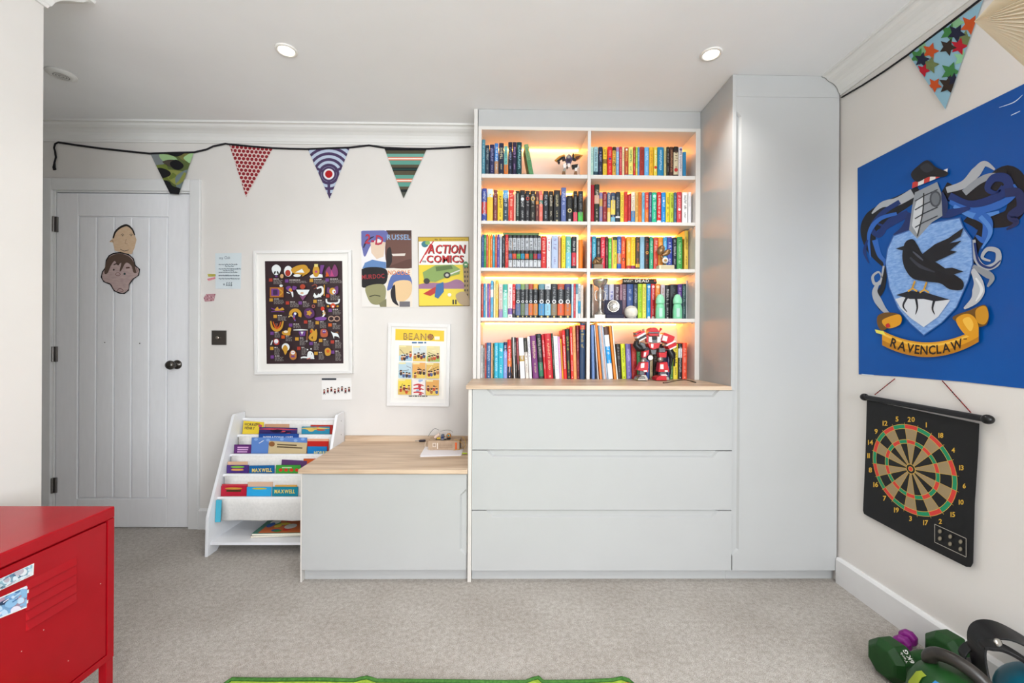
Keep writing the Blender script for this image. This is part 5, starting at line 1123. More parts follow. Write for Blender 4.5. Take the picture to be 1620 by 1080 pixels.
part('chest', ([(890, 362), (930, 362), (935, 440), (885, 430)], -.018, .03, WH), ([(1000, 362), (1045, 362), (1050, 430), (1000, 440)], -.018, .03, WH), ([(930, 400), (1000, 400), (1000, 446), (930, 446)], -.014, .03, GY), ([(1035, 330), (1080, 330), (1075, 410), (1040, 410)], -.012, .02, WH), ([(860, 340), (890, 340), (888, 440), (868, 440)], -.01, .02, RD))
part('waist', ([(878, 452), (1048, 448), (1020, 512), (950, 535), (905, 515)], -.018, .025, RD), ([(936, 458), (970, 458), (968, 512), (940, 512)], -.021, -.018, WH), ([(920, 536), (1000, 536), (985, 600), (935, 600)], -.012, .02, GY))
part('shoulder', (rotrect(785, 345, 130, 26, -.5), -.028, .03, WH), (rotrect(775, 322, 125, 30, -.5), -.026, .03, RD), (rotrect(796, 372, 125, 26, -.5), -.026, .03, BKp), (rotrect(805, 395, 110, 22, -.5), -.024, .03, SV), (rotrect(752, 298, 80, 22, -.35), -.02, .025, RD), (rotrect(735, 330, 40, 50, -.5), -.018, .02, GY))
part('shoulder', (rotrect(1140, 390, 150, 120, .38), -.03, .03, RD), (rotrect(1125, 385, 64, 70, .25), -.033, -.03, WH), (rotrect(1178, 450, 140, 22, -.45), -.032, .03, WH), (rotrect(1195, 482, 120, 46, -.45), -.03, .03, RD), (rotrect(1205, 512, 100, 18, -.45), -.032, .03, WH))
def limb(name, chain, rs, m, dy=0.0): MB().tube([onY(*tr(*q), Yr + dy) for q in chain], [r*.000365 for r in rs], m, 10).build(name, o, O)
limb('arm', [(745, 425), (730, 470), (770, 515), (850, 520)], [35, 45, 60, 40], BKp); limb('arm', [(1180, 530), (1215, 600), (1225, 660)], [40, 60, 45], BKp)
limb('forearm', [(790, 445), (830, 470), (850, 520)], [22, 34, 24], GY, -.012); limb('blaster', [(1210, 650), (1200, 760), (1200, 870)], [26, 16, 10], BKp, -.01); limb('blaster_tip', [(1255, 660), (1250, 760)], [14, 12], BKp, .005)
part('thigh', ([(820, 560), (900, 540), (880, 640), (810, 640)], -.016, .02, RD), ([(842, 575), (874, 570), (862, 630), (838, 630)], -.019, -.016, WH), ([(815, 642), (875, 642), (865, 700), (810, 700)], -.012, .018, GY), ([(830, 500), (890, 500), (890, 545), (832, 555)], -.012, .018, BKp))
part('thigh', ([(1025, 575), (1125, 575), (1120, 640), (1035, 640)], -.016, .02, RD), ([(1035, 520), (1115, 510), (1115, 572), (1035, 572)], -.012, .018, GY), ([(1110, 560), (1140, 560), (1135, 640), (1112, 640)], -.01, .015, RD))
for q, s in (((838, 690), 30), ((1070, 668), 36)): c = onY(*tr(*q), Yr - .014); MB().lathe([(0, 0), (s*.00036, 0), (s*.00036, .02), (0, .02)], SV, 16, Matrix.Translation((c.x, Yr + .004, c.z)) @ Matrix.Rotation(pi/2, 4, 'X')).build('knee', o, O)
part('shin', ([(790, 705), (885, 700), (880, 835), (738, 810)], -.024, .02, RD), ([(802, 722), (850, 715), (845, 780), (798, 785)], -.027, -.024, WH), ([(835, 815), (885, 812), (880, 838), (838, 836)], -.026, -.02, WH), ([(780, 815), (845, 830), (830, 875), (775, 870)], -.014, .016, GY))
part('shin', ([(1035, 710), (1135, 700), (1165, 832), (1018, 832)], -.024, .02, RD), ([(1060, 735), (1105, 735), (1108, 800), (1060, 800)], -.027, -.024, WH), ([(1120, 815), (1160, 812), (1162, 838), (1122, 836)], -.026, -.02, WH), ([(1050, 834), (1130, 834), (1130, 880), (1045, 885)], -.014, .016, GY))
yb0 = proj((0, Yr, ZC))[1]; vb = (yb0 - 490)/(190/1620)
part('foot', ([(730, vb), (745, 905), (790, 872), (840, 872), (866, 915), (866, vb)], -.04, .03, SV), ([(742, 925), (860, 925), (862, 912), (750, 912)], -.043, -.04, BKp), ([(760, 895), (845, 892), (850, 902), (755, 905)], -.043, -.04, BKp))
part('foot', ([(975, vb), (985, 905), (1030, 882), (1110, 882), (1120, vb)], -.04, .03, RD), ([(1105, 900), (1150, 900), (1168, vb), (1110, vb)], -.03, .02, SV), ([(1050, 868), (1120, 862), (1150, 890), (1060, 885)], -.02, .02, WH))
c = onY(*tr(922, 645), Yr - .02); MB().lathe([(0, 0), (.017, 0), (.017, .014), (.013, .016), (0, .016)], BKp, 24, Matrix.Translation((c.x, Yr - .012, c.z)) @ Matrix.Rotation(pi/2, 4, 'X')).lathe([(.0095, .0162), (.0135, .0165), (.0135, .018), (.0095, .018)], WH, 24, Matrix.Translation((c.x, Yr - .012, c.z)) @ Matrix.Rotation(pi/2, 4, 'X')).build('wheel', o, O)
limb('antenna', [(860, 340), (838, 290), (830, 255)], [12, 14, 18], SV, .01); limb('antenna', [(1040, 310), (1060, 275), (1075, 250)], [10, 12, 20], RD, .01)
# small winged robot on the top shelf
zt0 = BASEZ[1] + 0.0065; Yr = 2.335; tr = TS; c = onY(*TS(955, 545), Yr); O = (c.x, Yr, zt0); o = thing('toy_robot', O, 'small white and gold winged toy robot on the top left shelf', 'toy'); GOL = mat('#b8863a', .35, .4); PU = mat('#4a4060', .4)
vb = (proj((c.x, Yr, zt0))[1] - 190)/(190/1207)
DK_ = mat('#2a2830', .4); BRN = mat('#7a5a3a', .4)
part('torso', ([(918, 405), (928, 368), (950, 348), (975, 368), (986, 405), (970, 440), (930, 440)], -.012, .012, PU), ([(932, 366), (950, 348), (970, 366), (962, 384), (940, 384)], -.015, -.012, SV), ([(936, 440), (966, 440), (960, 478), (940, 478)], -.008, .01, WH), ([(932, 392), (972, 392), (966, 420), (938, 420)], -.015, -.012, DK_))
part('wing', ([(808, 405), (850, 368), (905, 346), (918, 366), (872, 388), (845, 412), (838, 425)], -.006, .006, GOL), ([(826, 412), (880, 368), (908, 362), (900, 380), (850, 420)], -.009, -.006, BKp), ([(838, 424), (866, 416), (860, 444), (846, 440)], -.004, .004, BKp), ([(880, 385), (915, 372), (918, 405), (890, 412)], -.008, .008, DK_))
part('wing', ([(990, 362), (1012, 342), (1094, 354), (1066, 384), (1034, 404), (1000, 392)], -.006, .006, GOL), ([(1018, 366), (1072, 356), (1046, 392), (1020, 398)], -.009, -.006, mat('#5a2a1e', .4)), ([(985, 344), (1002, 338), (1002, 398), (985, 398)], -.01, .008, BKp), ([(1004, 380), (1030, 400), (1020, 412), (990, 404)], -.008, .006, DK_))
part('leg', ([(892, 446), (926, 434), (922, 486), (896, 488)], -.01, .01, WH), ([(896, 488), (916, 488), (918, 520), (890, 520)], -.012, .010, SV), ([(886, 520), (914, 520), (918, vb), (880, vb)], -.014, .012, BRN), ([(928, 470), (940, 462), (940, 492), (930, 488)], -.006, .006, BKp))
part('leg', ([(978, 456), (1042, 446), (1034, 484), (990, 492)], -.01, .01, BKp), ([(1010, 488), (1036, 482), (1032, 518), (1008, 520)], -.012, .010, WH), ([(1008, 520), (1030, 520), (1036, vb), (1000, vb)], -.014, .012, BRN), ([(1034, 458), (1052, 452), (1048, 484), (1038, 488)], -.006, .006, WH))
# cable lying on the worktop
T6 = crop(920, 490, 190/1207); mb = MB(); pts = catmull([onZ(*T6(*q), ZC + 0.003) for q in ((822, 733), (870, 728), (920, 716), (985, 706), (1040, 702), (1090, 712), (1148, 728))], 5)
mb.tube(pts, [.0035] + [.0019]*(len(pts) - 6) + [.0028]*5, mat('#2a2422', .5), 8); q = mb.build('cable', None, tuple(pts[0])); tag(q, 'short dark cable lying on the worktop beside the red robot', 'cable')

# ================================================================== sling bookshelf
SXL, SXR = -1.553, -0.972; O = (-1.26, 2.36, 0); sl = thing('sling_bookshelf', O, 'white sling bookshelf with fabric pockets of picture books beside the door', 'bookshelf')
SLW = noise_mat('white_lacquer', '#e3e4e8', '#e8e9ec', 8, 0.35, spec=0.4); FAB = noise_mat('white_canvas', '#dedcd9', '#e8e6e3', 90, 0.85, 0.2, bscale=220)
PRO = [(2.206, 0), (2.212, .20), (2.222, .225), (2.414, .688), (2.424, .698), (2.518, .700), (2.518, 0), (2.44, 0), (2.40, .035), (2.32, .035), (2.28, 0)]
for x in (SXL, SXR):
    mb = MB(); mb.prism([(x, y, z) for y, z in PRO], [(x + .0145, y, z) for y, z in PRO], SLW); mb.build('side_panel', sl, O, .0012)
for y, z in ((2.47, .655), (2.47, .575)): mb = MB(); mb.lathe([(0, 0), (.0028, 0), (.0028, .001), (0, .001)], mat('#6a6a6c', .4), 10, Matrix.Translation((SXR + .0145, y, z)) @ Matrix.Rotation(pi/2, 4, 'Y')); mb.build('screw', sl, O)
ROD = [(2.500, .657), (2.451, .571), (2.387, .476), (2.331, .383), (2.284, .275)]
mb = MB(); xa, xb = SXL + .015, SXR - .0005
for y, z in ROD: MB().tube([(xa, y, z), (xb, y, z)], .0085, SLW, 14).build('rod', sl, O)
mb = MB(); mb.box(xa, xb, 2.225, 2.505, .052, .066, SLW); mb.build('bottom_shelf', sl, O, .001)
for i in range(1, 5):
    (y, z), (y2, z2) = ROD[i], ROD[i-1]; prof = [(y + .004, z + .0088), (y - .0095, z), (y - .007, z - .03), (y + .0, z - .115), (y + .01, z - .124), (y + .035, z - .124), (y + .045, z - .112), (y2 - .0125, z2 - .03), (y2 - .0112, z2 - .002)]
    mb = MB(); n = len(prof); N = 10; vs = []
    for k in range(N + 1):
        x = xa + .012 + (xb - xa - .024)*k/N; sag = .004*sin(k*1.9 + i)
        for j, (yy, zz) in enumerate(prof): vs.append((x, yy + (sag if 2 <= j <= 5 else 0), zz))
    mb.add(vs, [(k*n + j, k*n + j + 1, (k+1)*n + j + 1, (k+1)*n + j) for k in range(N) for j in range(n - 1)], FAB, True); s = mb.build('fabric_sling', sl, O)
    sm = s.modifiers.new('cloth', 'SOLIDIFY'); sm.thickness = 0.0012; sm.offset = 1
def sling_book(i, k, u0, u1, vt, c, label, draw=None, roll=0.0, t=0.005, tilt=4, pages=True):
    y, z = ROD[i]; yb_ = y + .0125 + k*.0056; zb_ = z - .112; a = radians(tilt)
    s = .05
    for _ in range(60):
        s += .004
        if proj((-1.25, yb_ + s*sin(a), zb_ + s*cos(a)))[1] <= vt: break
    h = s; Yt = yb_ + h*sin(a); x0, x1 = max(onY(u0, vt, Yt).x, xa + .003), min(onY(u1, vt, Yt).x, xb - .003); w = x1 - x0
    o = thing('picture_book', (x0, yb_, zb_ + max(0, w*sin(roll))), label, 'book', 'books in the sling bookshelf'); o.rotation_mode = 'YXZ'; o.rotation_euler = (-a, roll, 0)
    mb = MB(); mb.box(0, w, -t, -t + .0012, 0, h, mat(c, .35)); mb.box(0, w, -.0012, 0, 0, h, mat(c, .35)); mb.box(0, .0012, -t, 0, 0, h, mat(c, .35)); mb.build('cover', o)
    MB().box(.0014, w - .003, -t + .0013, -.0013, .002, h - .002, PAGES).build('pages', o)
    if draw:
        pr = Print(lambda u, v, hh: Vector((u*w, -t - hh, h - v*.01)), .4, base=.0003); pr.clip = [(0, 0), (1, 0), (1, 12), (0, 12)]; draw(pr); q = pr.build('cover_print', o); q['kind'] = 'stuff'
    return o
def ttl(lines, c, c2=None, deco=()):
    def d(p):
        for sh in deco: p.ell(*sh)
        for t, x, w_, v, h_ in lines:
            if c2: p.text(t, x + .008, v + .06*h_, h_, c2, w=w_)
            p.text(t, x, v, h_, c, w=w_)
    return d
def scrib(c, c2, n=3, seed=1):
    def d(p):
        r = random.Random(seed)
        for i in range(n): p.ell(.2 + r.random()*.6, .8 + r.random()*2.2, .05 + r.random()*.16, .3 + r.random()*.9, c2 if i % 2 else c, 12)
        p.stroke([(.15, 1.3), (.4, .7), (.6, .8), (.85, 1.2)], .5, c)
    return d
SB = sling_book
SB(1, 2, 420, 458, 671, '#c89a78', 'tan book behind the yellow one in the top sling pocket')
SB(1, 1, 381, 415, 667.5, '#e6c93a', 'yellow HORRID HENRY picture book in the top sling pocket', ttl([('HORRID', .08, .62, 2.5, 1.5), ('HENRY', .1, .5, 4.6, 1.5)], '#3a2a3a', None, ((.72, 1.2, .12, .6, '#a8862a', 12), (.85, 2.2, .1, .8, '#b84a6a', 12))), roll=.06)
SB(1, 0, 410, 470, 677, '#3a2f6a', 'dark purple picture book with pale top edge in the top sling pocket', scrib('#c84a5a', '#1a1a3a', 4, 2), roll=.02)
SB(1, 2, 492, 527, 672, '#b83228', 'red book behind the teal one in the top sling pocket')
SB(1, 0, 478, 522, 675, '#2f8aa8', 'teal picture book at the right of the top sling pocket', scrib('#d8b860', '#c8502a', 4, 3))
SB(2, 2, 410, 473, 686.5, '#1f4a96', 'navy INSPIRATIONAL LIVES book in the second sling pocket', ttl([('INSPIRATIONAL LIVES', .12, .74, 2.4, 1.0)], '#e8ecf4'))
SB(2, 1, 399, 486, 692, '#5f86c8', 'large light blue bubbly picture book in the second sling pocket', lambda p: ([p.ell(x, y, .035, .8, '#86a8dc', 14) for x, y in ((.08, 1), (.3, 1.4), (.55, .9), (.8, 1.6), (.93, .8))], p.stroke([(.14, 3.2), (.22, 1.6)], .02, '#f0f0f0', sm=False)))
SB(2, 0, 424, 484, 701, '#c8b48c', 'tan picture book with dark lettering leaning in the second sling pocket', lambda p: (p.lines(.22, 1.3, .9, 2, 1.3, .7, '#5a4a36', 2), p.ell(.08, 1.6, .08, 1.4, '#8a5a34', 14)), roll=.05)
SB(2, 1, 371, 398, 704, '#5f2a6e', 'purple picture book with pale lettering in the second sling pocket', lambda p: (p.lines(.2, 1.2, .9, 3, 1.2, .7, '#d8a8d8', 3),))
SB(2, 2, 487, 521, 694, '#e0a88a', 'peach book behind others at the right of the second sling pocket')
SB(2, 1, 487, 520, 698.5, '#b8241e', 'red book at the right of the second sling pocket')
SB(2, 0, 487, 518, 706, '#1a78b8', 'blue HORRID book at the right of the second sling pocket', ttl([('HORRID', .35, .75, 4.4, 1.8)], '#e4dc8a'))
SB(3, 2, 444, 484, 729, '#5a3a6a', 'purple book behind the green one in the third sling pocket', roll=.05)
SB(3, 2, 481, 512, 726, '#c85a28', 'orange book at the right of the third sling pocket')
SB(3, 1, 360, 392, 731, '#d8b090', 'tan book behind the purple one in the third sling pocket')
SB(3, 0, 359, 394, 735.5, '#4a2f7a', 'purple picture book with green title band in the third sling pocket', lambda p: (p.ell(.5, 1.0, .32, .55, '#7ab83a', 18), p.lines(.25, 1.9, .85, 1, 1, 1.0, '#c85a48', 5), p.ell(.5, 2.6, .3, .5, '#d8a058', 14)))
SB(3, 0, 396, 435.5, 736.5, '#17609a', 'blue MAXWELL picture book in the third sling pocket', ttl([('MAXWELL', .12, .8, 3.4, 1.9)], '#f0d878', '#3a2a2a'), roll=-.02)
SB(3, 0, 437.5, 476, 735.5, '#3f9a3a', 'green picture book with red shapes in the third sling pocket', lambda p: ([p.ell(x, 2.6, .08, .9, '#c83a24', 14) for x in (.2, .42, .64, .86)], p.lines(.25, 1.0, .75, 1, 1, .6, '#b8dca8', 6)))
SB(4, 1, 351, 392, 765.5, '#c8404a', 'red book behind the crimson one in the lowest sling pocket')
SB(4, 1, 393, 432, 763, '#d8b49a', 'tan book behind the light blue one in the lowest sling pocket')
SB(4, 1, 436, 470, 767.5, '#e0a850', 'amber book behind the teal one in the lowest sling pocket')
SB(4, 0, 349.5, 390.5, 769, '#b81f38', 'crimson picture book with gold banner in the lowest sling pocket', lambda p: (p.ell(.5, 1.2, .34, .55, '#c8943a', 18), p.lines(.22, 1.9, .85, 1, 1, 1.1, '#4a3a1c', 7)))
SB(4, 0, 391.5, 430, 770, '#2fa4dc', 'light blue picture book with purple lettering in the lowest sling pocket', lambda p: (p.ell(.52, .9, .3, .45, '#c8b83a', 16), p.lines(.3, 1.5, .75, 2, 1.2, .9, '#6a3a9a', 8)))
SB(4, 0, 431.5, 472, 770.5, '#17859e', 'teal MAXWELL picture book in the lowest sling pocket', ttl([('MAXWELL', .1, .8, 3.3, 1.9)], '#ecd876', '#1a3a3a'))
q = SB(4, 0, 349, 363, 786, '#4ab0cc', 'narrow light blue book end showing left of the lowest fabric pocket', None)
q.location.x = SXL + .017; q.location.y -= 0.0; q.location.z = .158; q.location.y = 2.262
for ch in q.children: ch.scale = (.62, 1, 1)
for i, (pts, z0_, cc, lab) in enumerate((([(392, 848), (476, 838), (476, 826), (420, 828)], .0664, '#8a7a6c', 'brown covered comic lying lowest on the bottom of the sling bookshelf'), ([(392, 843), (476, 835), (476, 823), (408, 826)], .0784, '#4a7a6a', 'bright comic annual lying on top at the bottom of the sling bookshelf'))):
    x0_ = -1.36 + i*.006; M = Matrix.Translation((x0_, 2.275, z0_ + .0002)) @ Matrix.Rotation(radians(5 - 3*i), 4, 'Z'); o = thing('annual', (x0_, 2.275, z0_), lab, 'book')
    MB().box(0, .34, 0, .2, 0, .011, mat(cc, .35), M).build('cover', o, (x0_, 2.275, z0_)); MB().box(.002, .337, -.001, .19, .0015, .0095, PAGES, M).build('pages', o, (x0_, 2.275, z0_))
    if i:
        pr = Print(lambda u, v, h: M @ Vector((u, v, .011 + h)), .35, base=.0003); r = random.Random(4); pr.clip = [(0, 0), (.34, 0), (.34, .2), (0, .2)]
        pr.rect(.03, .005, .33, .195, '#c86a3a')
        for j in range(26): pr.ell(.04 + r.random()*.28, .02 + r.random()*.16, .012 + r.random()*.025, .012 + r.random()*.02, r.choice(['#2f5aa0', '#d8c040', '#3a8a4a', '#1a2a3a', '#d8d8d0', '#c83a2a', '#7ab0c8']), 12)
        pr.build('cover_print', o, (x0_, 2.275, z0_))['kind'] = 'stuff'

# ================================================================== things on the low worktop
TW = crop(650, 670, 110/1620); zl = ZL + 0.0003
O = tuple(onZ(700, 718, zl)); o = thing('paper_sheets', O, 'loose white paper sheets under the electronics box on the low worktop', 'paper')
for j, dq in enumerate((0, 10, -8)):
    P = [onZ(*TW(u + dq, v - j*6), zl) for u, v in ((215, 775), (1165, 748), (1215, 610), (340, 560))]; MB().prism([(p.x, p.y, zl + j*.0012) for p in P], [(p.x, p.y, zl + j*.0012 + .0009) for p in P], mat(('#e8e4e6', '#f0edf0', '#ece8ec')[j], .7)).build('sheet', o, O)
zb0 = zl + .0037; a = onZ(*TW(400, 612), zb0); b = onZ(*TW(1135, 606), zb0); yF = min(a.y, b.y); H = onY(*TW(700, 400), yF).z - zb0; O = ((a.x + b.x)/2, yF, zb0)
o = thing('electronics_box', O, 'shallow cardboard box heaped with loose circuits on the low worktop', 'box'); KR = noise_mat('kraft_card', '#a88f78', '#bca48c', 30, .85, .1)
MB().box(a.x, b.x, yF, yF + .085, zb0, zb0 + H, KR).build('card_box', o, O, .001)
pr = Print(fY(yF), .6, tr=TW); pr.rect(505, 450, 590, 545, '#cfbfb0'); pr.rect(610, 450, 632, 585, '#e8dcd0'); pr.rect(1030, 440, 1075, 600, '#e0662c'); pr.lines(650, 470, 1000, 3, 36, 12, '#957c68', 4); pr.ell(545, 495, 26, 30, '#a08a78'); pr.build('box_print', o, O)['kind'] = 'stuff'
zt1 = zb0 + H + .0004
def gad(name, O, lab, cat): return thing(name, O, lab, cat)
O = tuple(onY(*TW(740, 390), yF + .03)); O = (O[0], yF + .03, zt1); o = gad('circuit_board', O, 'small blue circuit board with display on the cardboard box', 'electronics')
MB().cbox((O[0], O[1], zt1 + .008), (.017, .035, .016), mat('#2a3a6a', .4)).build('board', o, O, .001); MB().cbox((O[0], O[1], zt1 + .0225), (.015, .026, .012), mat('#4a5468', .3)).build('display', o, O, .001)
for j in range(4): MB().cbox((O[0] - .006 + j*.004, O[1] - .019, zt1 + .006), (.002, .004, .008), SV).build('pin', o, O)
O = (O[0] - .022, O[1] + .004, zt1); o = gad('hobby_motor', O, 'small white motor with yellow terminal on the cardboard box', 'electronics')
MB().tube([(O[0] - .022, O[1], zt1 + .009), (O[0] + .004, O[1], zt1 + .030)], .0075, mat('#d8c0b4', .4), 14).build('casing', o, O); MB().cbox((O[0] + .002, O[1] - .004, zt1 + .0075), (.024, .012, .009), mat('#c8a83a', .4)).build('terminal', o, O, .001); MB().cbox((O[0], O[1], zt1 + .0015), (.03, .02, .003), BKp).build('base', o, O)
O = (O[0] + .055, O[1] + .002, zt1); o = gad('copper_coil', O, 'copper coil with a teal core on the cardboard box', 'electronics')
M = Matrix.Translation((O[0], O[1], zt1 + .021)) @ Matrix.Rotation(radians(80), 4, 'X'); MB().lathe([(.006, -.009), (.012, -.009), (.013, 0), (.012, .009), (.006, .009)], mat('#b87a3c', .35, .5), 20, M).build('winding', o, O); MB().lathe([(0, -.007), (.0058, -.007), (.0058, .0105), (0, .0105)], mat('#1f7a86', .35), 16, M).build('core', o, O); MB().cbox((O[0], O[1], zt1 + .004), (.018, .018, .008), BKp).build('foot', o, O)
O = (O[0] - .018, O[1] - .012, zt1); o = gad('metal_connector', O, 'silver connector block between the circuit board and the coil', 'electronics')
MB().cbox((O[0], O[1], zt1 + .006), (.016, .012, .012), SV).build('block', o, O, .001); MB().cbox((O[0] + .001, O[1] - .007, zt1 + .0045), (.012, .002, .006), BKp).build('socket', o, O)
def wire(pts, c, lab, r=.0011):
    P = catmull([onY(*TW(u, v), yF + dy) for u, v, dy in pts], 5); tag(MB().tube(P, r, mat(c, .5), 6).build('wire', None, tuple(P[0])), lab, 'wire', 'wires around the cardboard box')
wire(((350, 420, -.004), (332, 500, -.006), (380, 590, -.008), (560, 632, -.010), (860, 640, -.010), (1100, 605, -.006)), '#d8c8b8', 'pale wire looping round the front of the cardboard box')
wire(((1020, 370, .01), (1120, 400, -.004), (1220, 490, -.006), (1180, 580, -.008), (1000, 612, -.010)), '#c89a2a', 'yellow wire hanging over the right front corner of the box')
wire(((1200, 300, .02), (1262, 380, .004), (1278, 490, .0), (1240, 580, .004)), '#d0a838', 'yellow wire trailing beside the right side of the box')
wire(((400, 300, .03), (470, 190, .03), (560, 112, .03), (650, 150, .03)), '#3a4a4a', 'dark thin wire arching above the white motor')
wire(((690, 180, .05), (800, 150, .05), (930, 160, .05), (980, 210, .04)), '#8a8a84', 'grey thin wire arching over the circuit board')
p0, p1 = onZ(*TW(100, 402), zl + .006), onZ(*TW(345, 392), zl + .006); O = (p0.x, p0.y, zl); o = thing('screwdriver', O, 'dark handled screwdriver lying left of the cardboard box', 'tool')
d = p1 - p0; MB().tube([p0 + d*.35, p0 + d*.45, p0 + d*.9, p1], [.004, .0065, .0065, .004], mat('#2c2430', .4), 12).build('handle', o, O); MB().tube([p0, p0 + d*.4], .0022, SV, 8).build('shaft', o, O)
p0, p1 = onZ(*TW(1190, 690), zl + .004), onZ(*TW(1310, 692), zl + .004); tag(MB().tube([p0, p0 + (p1 - p0)*.1, p0 + (p1 - p0)*.8, p1], [.002, .004, .004, .003], mat('#b8cf3a', .4), 10).build('pen', None, tuple(p0)), 'lime green pen lying by the chest side on the low worktop', 'pen')
tx = cx0 - .004; O = (tx - .012, 2.36, zl); o = thing('tablet', O, 'thin dark tablet standing on edge against the drawer chest', 'tablet')
Mt = Matrix.Translation((tx - .022, 2.30, zl)) @ Matrix.Rotation(radians(4.5), 4, 'Y'); MB().box(0, .008, 0, .17, 0.001, .235, mat('#55585e', .35, .5), Mt).build('body', o, O, .002); MB().box(-.0008, -.0002, .008, .162, .012, .225, mat('#1c1d22', .15), Mt).build('screen', o, O)
# ================================================================== red metal cabinet
XC = -1.150; XCB = -1.556; CY1, CY0 = 1.262, 0.075; CZ0, CZ1 = 0.190, 0.632; O = (-1.35, .67, 0)
rc = thing('metal_cabinet', O, 'glossy red metal cabinet on legs with louvred doors by the left wall', 'cabinet')
mb = MB(); mb.box(XCB, XC - .0, CY0, CY1, CZ1 - .034, CZ1, REDM); mb.build('top_panel', rc, O, .004, 3)
mb = MB(); mb.box(XCB, XC - .012, CY0 + .002, CY1 - .002, CZ0, CZ1 - .034, REDM)
for y0, y1 in ((CY0 + .001, CY0 + .021), (CY1 - .021, CY1 - .001)): mb.box(XC - .012, XC - .001, y0, y1, CZ0, CZ1 - .034, REDM)
mb.box(XC - .012, XC - .001, CY0 + .02, CY1 - .02, CZ0, CZ0 + .018, REDM); mb.build('body', rc, O, .001)
for x in (XCB + .002, XC - .024):
    for y in (CY0 + .002, CY1 - .024): mb = MB(); mb.box(x, x + .022, y, y + .022, 0, CZ0 - .0005, REDM); mb.build('leg', rc, O, .001)
ym = (CY0 + CY1)/2
for k, (y0, y1) in enumerate(((ym + .0015, CY1 - .023), (CY0 + .023, ym - .0015))):
    mb = MB(); mb.box(XC - .0115, XC - .0035, y0, y1, CZ0 + .020, CZ1 - .0385, REDM); dr = mb.build('door', rc, O, .0015)
    c = 1.094 if k == 0 else 2*ym - 1.094
    for z in [.428 + .0245*i for i in range(5)]:
        mb = MB(); x = XC - .0035; ya, yb2 = c - .060, c + .060
        vs = [(x, ya, z - .010), (x, yb2, z - .010), (x, yb2, z + .011), (x, ya, z + .011), (x + .0048, ya + .004, z - .008), (x + .0048, yb2 - .004, z - .008)]
        mb.add(vs, [(0, 1, 5, 4), (4, 5, 2, 3), (0, 4, 3), (1, 2, 5)], REDM); mb.build('louvre', dr, O)
fc = lambda u, v, h: onX(u, v, XC - .0033 + h)
def photo(quad, lab, sd, cols):
    O2 = tuple(fc(quad[0][0], quad[0][1], 0)); o = thing('photo_print', O2, lab, 'photo', 'photos stuck on the red cabinet')
    sheet('paper', quad, fc, .0008, mat('#e4e6ea', .4), o, O2); pr = Print(lambda u, v, h: fc(u, v, .0008 + h), .35); x0, x1 = quad[0][0] + 1, quad[1][0] - 1
    pr.clip = [(q[0] + (1.5 if q[0] < 10 else -1.5), q[1] + (1.5 if j < 2 else -1.5)) for j, q in enumerate(quad)]; r = random.Random(sd); ys = [q[1] for q in quad]
    def bl(a, b): return tuple((quad[0][k]*(1-a) + quad[1][k]*a)*(1-b) + (quad[3][k]*(1-a) + quad[2][k]*a)*b for k in (0, 1))
    pr.clip = [bl(a, b) for a, b in ((.02, .06), (.97, .06), (.97, .94), (.02, .94))]; pr.poly(pr.clip, cols[1])
    for i in range(34): pr.ell(*bl(r.random(), r.random()), 2 + r.random()*9, 1.5 + r.random()*5, r.choice(cols), 12, -.4)
    for i in range(14): x, y = bl(r.random(), r.random()); pr.stroke([(x, y), (x + 9, y - 6)], 1.4, r.choice(cols), sm=False)
    pr.build('image', o, O2)['kind'] = 'stuff'
photo([(-30, 929), (54, 890.5), (53, 909), (-30, 948)], 'blue-grey photo stuck higher on the red cabinet door', 1, ['#5f7f9c', '#8fb4c8', '#2f4458', '#c8d8e4', '#b0a8b8', '#d8dce4'])
photo([(-30, 958), (46, 924.5), (44, 960), (-30, 990)], 'blue and lilac photo stuck lower on the red cabinet door', 2, ['#3f6a9c', '#86b0d8', '#243a5a', '#b8d0ec', '#a890a8', '#d8d4e8'])
for u, v in ((60, 922), (69, 996), (108, 1045), (159, 923), (34, 1030)):
    q = fc(u, v, 0); MB().lathe([(0, 0), (.0013, 0), (.0010, .0006), (0, .0006)], mat('#d8a8a0', .5), 8, Matrix.Translation(q) @ Matrix.Rotation(pi/2, 4, 'Y')).build('paint_chip', rc, O)

# ================================================================== green rug
edge = [onZ(u, v, .012) for u, v in ((345, 1105), (357, 1079), (366, 1072.5), (420, 1073.5), (500, 1073), (560, 1074.5), (572, 1071.5), (580, 1070), (588, 1072.5), (596, 1075), (700, 1076), (800, 1077.3), (832, 1077), (844, 1072), (852, 1070), (860, 1077), (920, 1076.5), (970, 1074), (984, 1071), (994, 1074), (1001, 1080), (1006, 1105))]
O = (edge[10].x, 1.0, 0); rg = thing('rug', O, 'bright green rug with darker green wavy border at the front', 'rug')
P = [(p.x, p.y) for p in edge]; back = [(P[-1][0] - .02, .55), (P[0][0] + .02, .55)]; full = P + back
LIME = noise_mat('lime_pile', '#7d9a2c', '#a9c348', 60, .95, .8, bscale=300, bdist=.004); DGR = noise_mat('dark_green_binding', '#2f5a24', '#4a7a36', 120, .95, .5)
cxm = sum(p[0] for p in full)/len(full); inner = [(p[0] + (cxm - p[0])*.012, p[1] - .013 if p[1] > .7 else p[1] + .013) for p in full]
mb = MB(); mb.prism([(x, y, .001) for x, y in inner], [(x, y, .013) for x, y in inner], LIME); mb.build('pile', rg, O)
mb = MB(); mb.tube([(x, y, .0075) for x, y in full + full[:1]], .0072, DGR, 8); mb.build('border', rg, O)
c = onZ(992, 1079, .014); MB().ball((c.x, c.y - .01, .0135), .012, mat('#d88a3a', .9), 8, 1.6, .8, .2).build('orange_dot', rg, O)

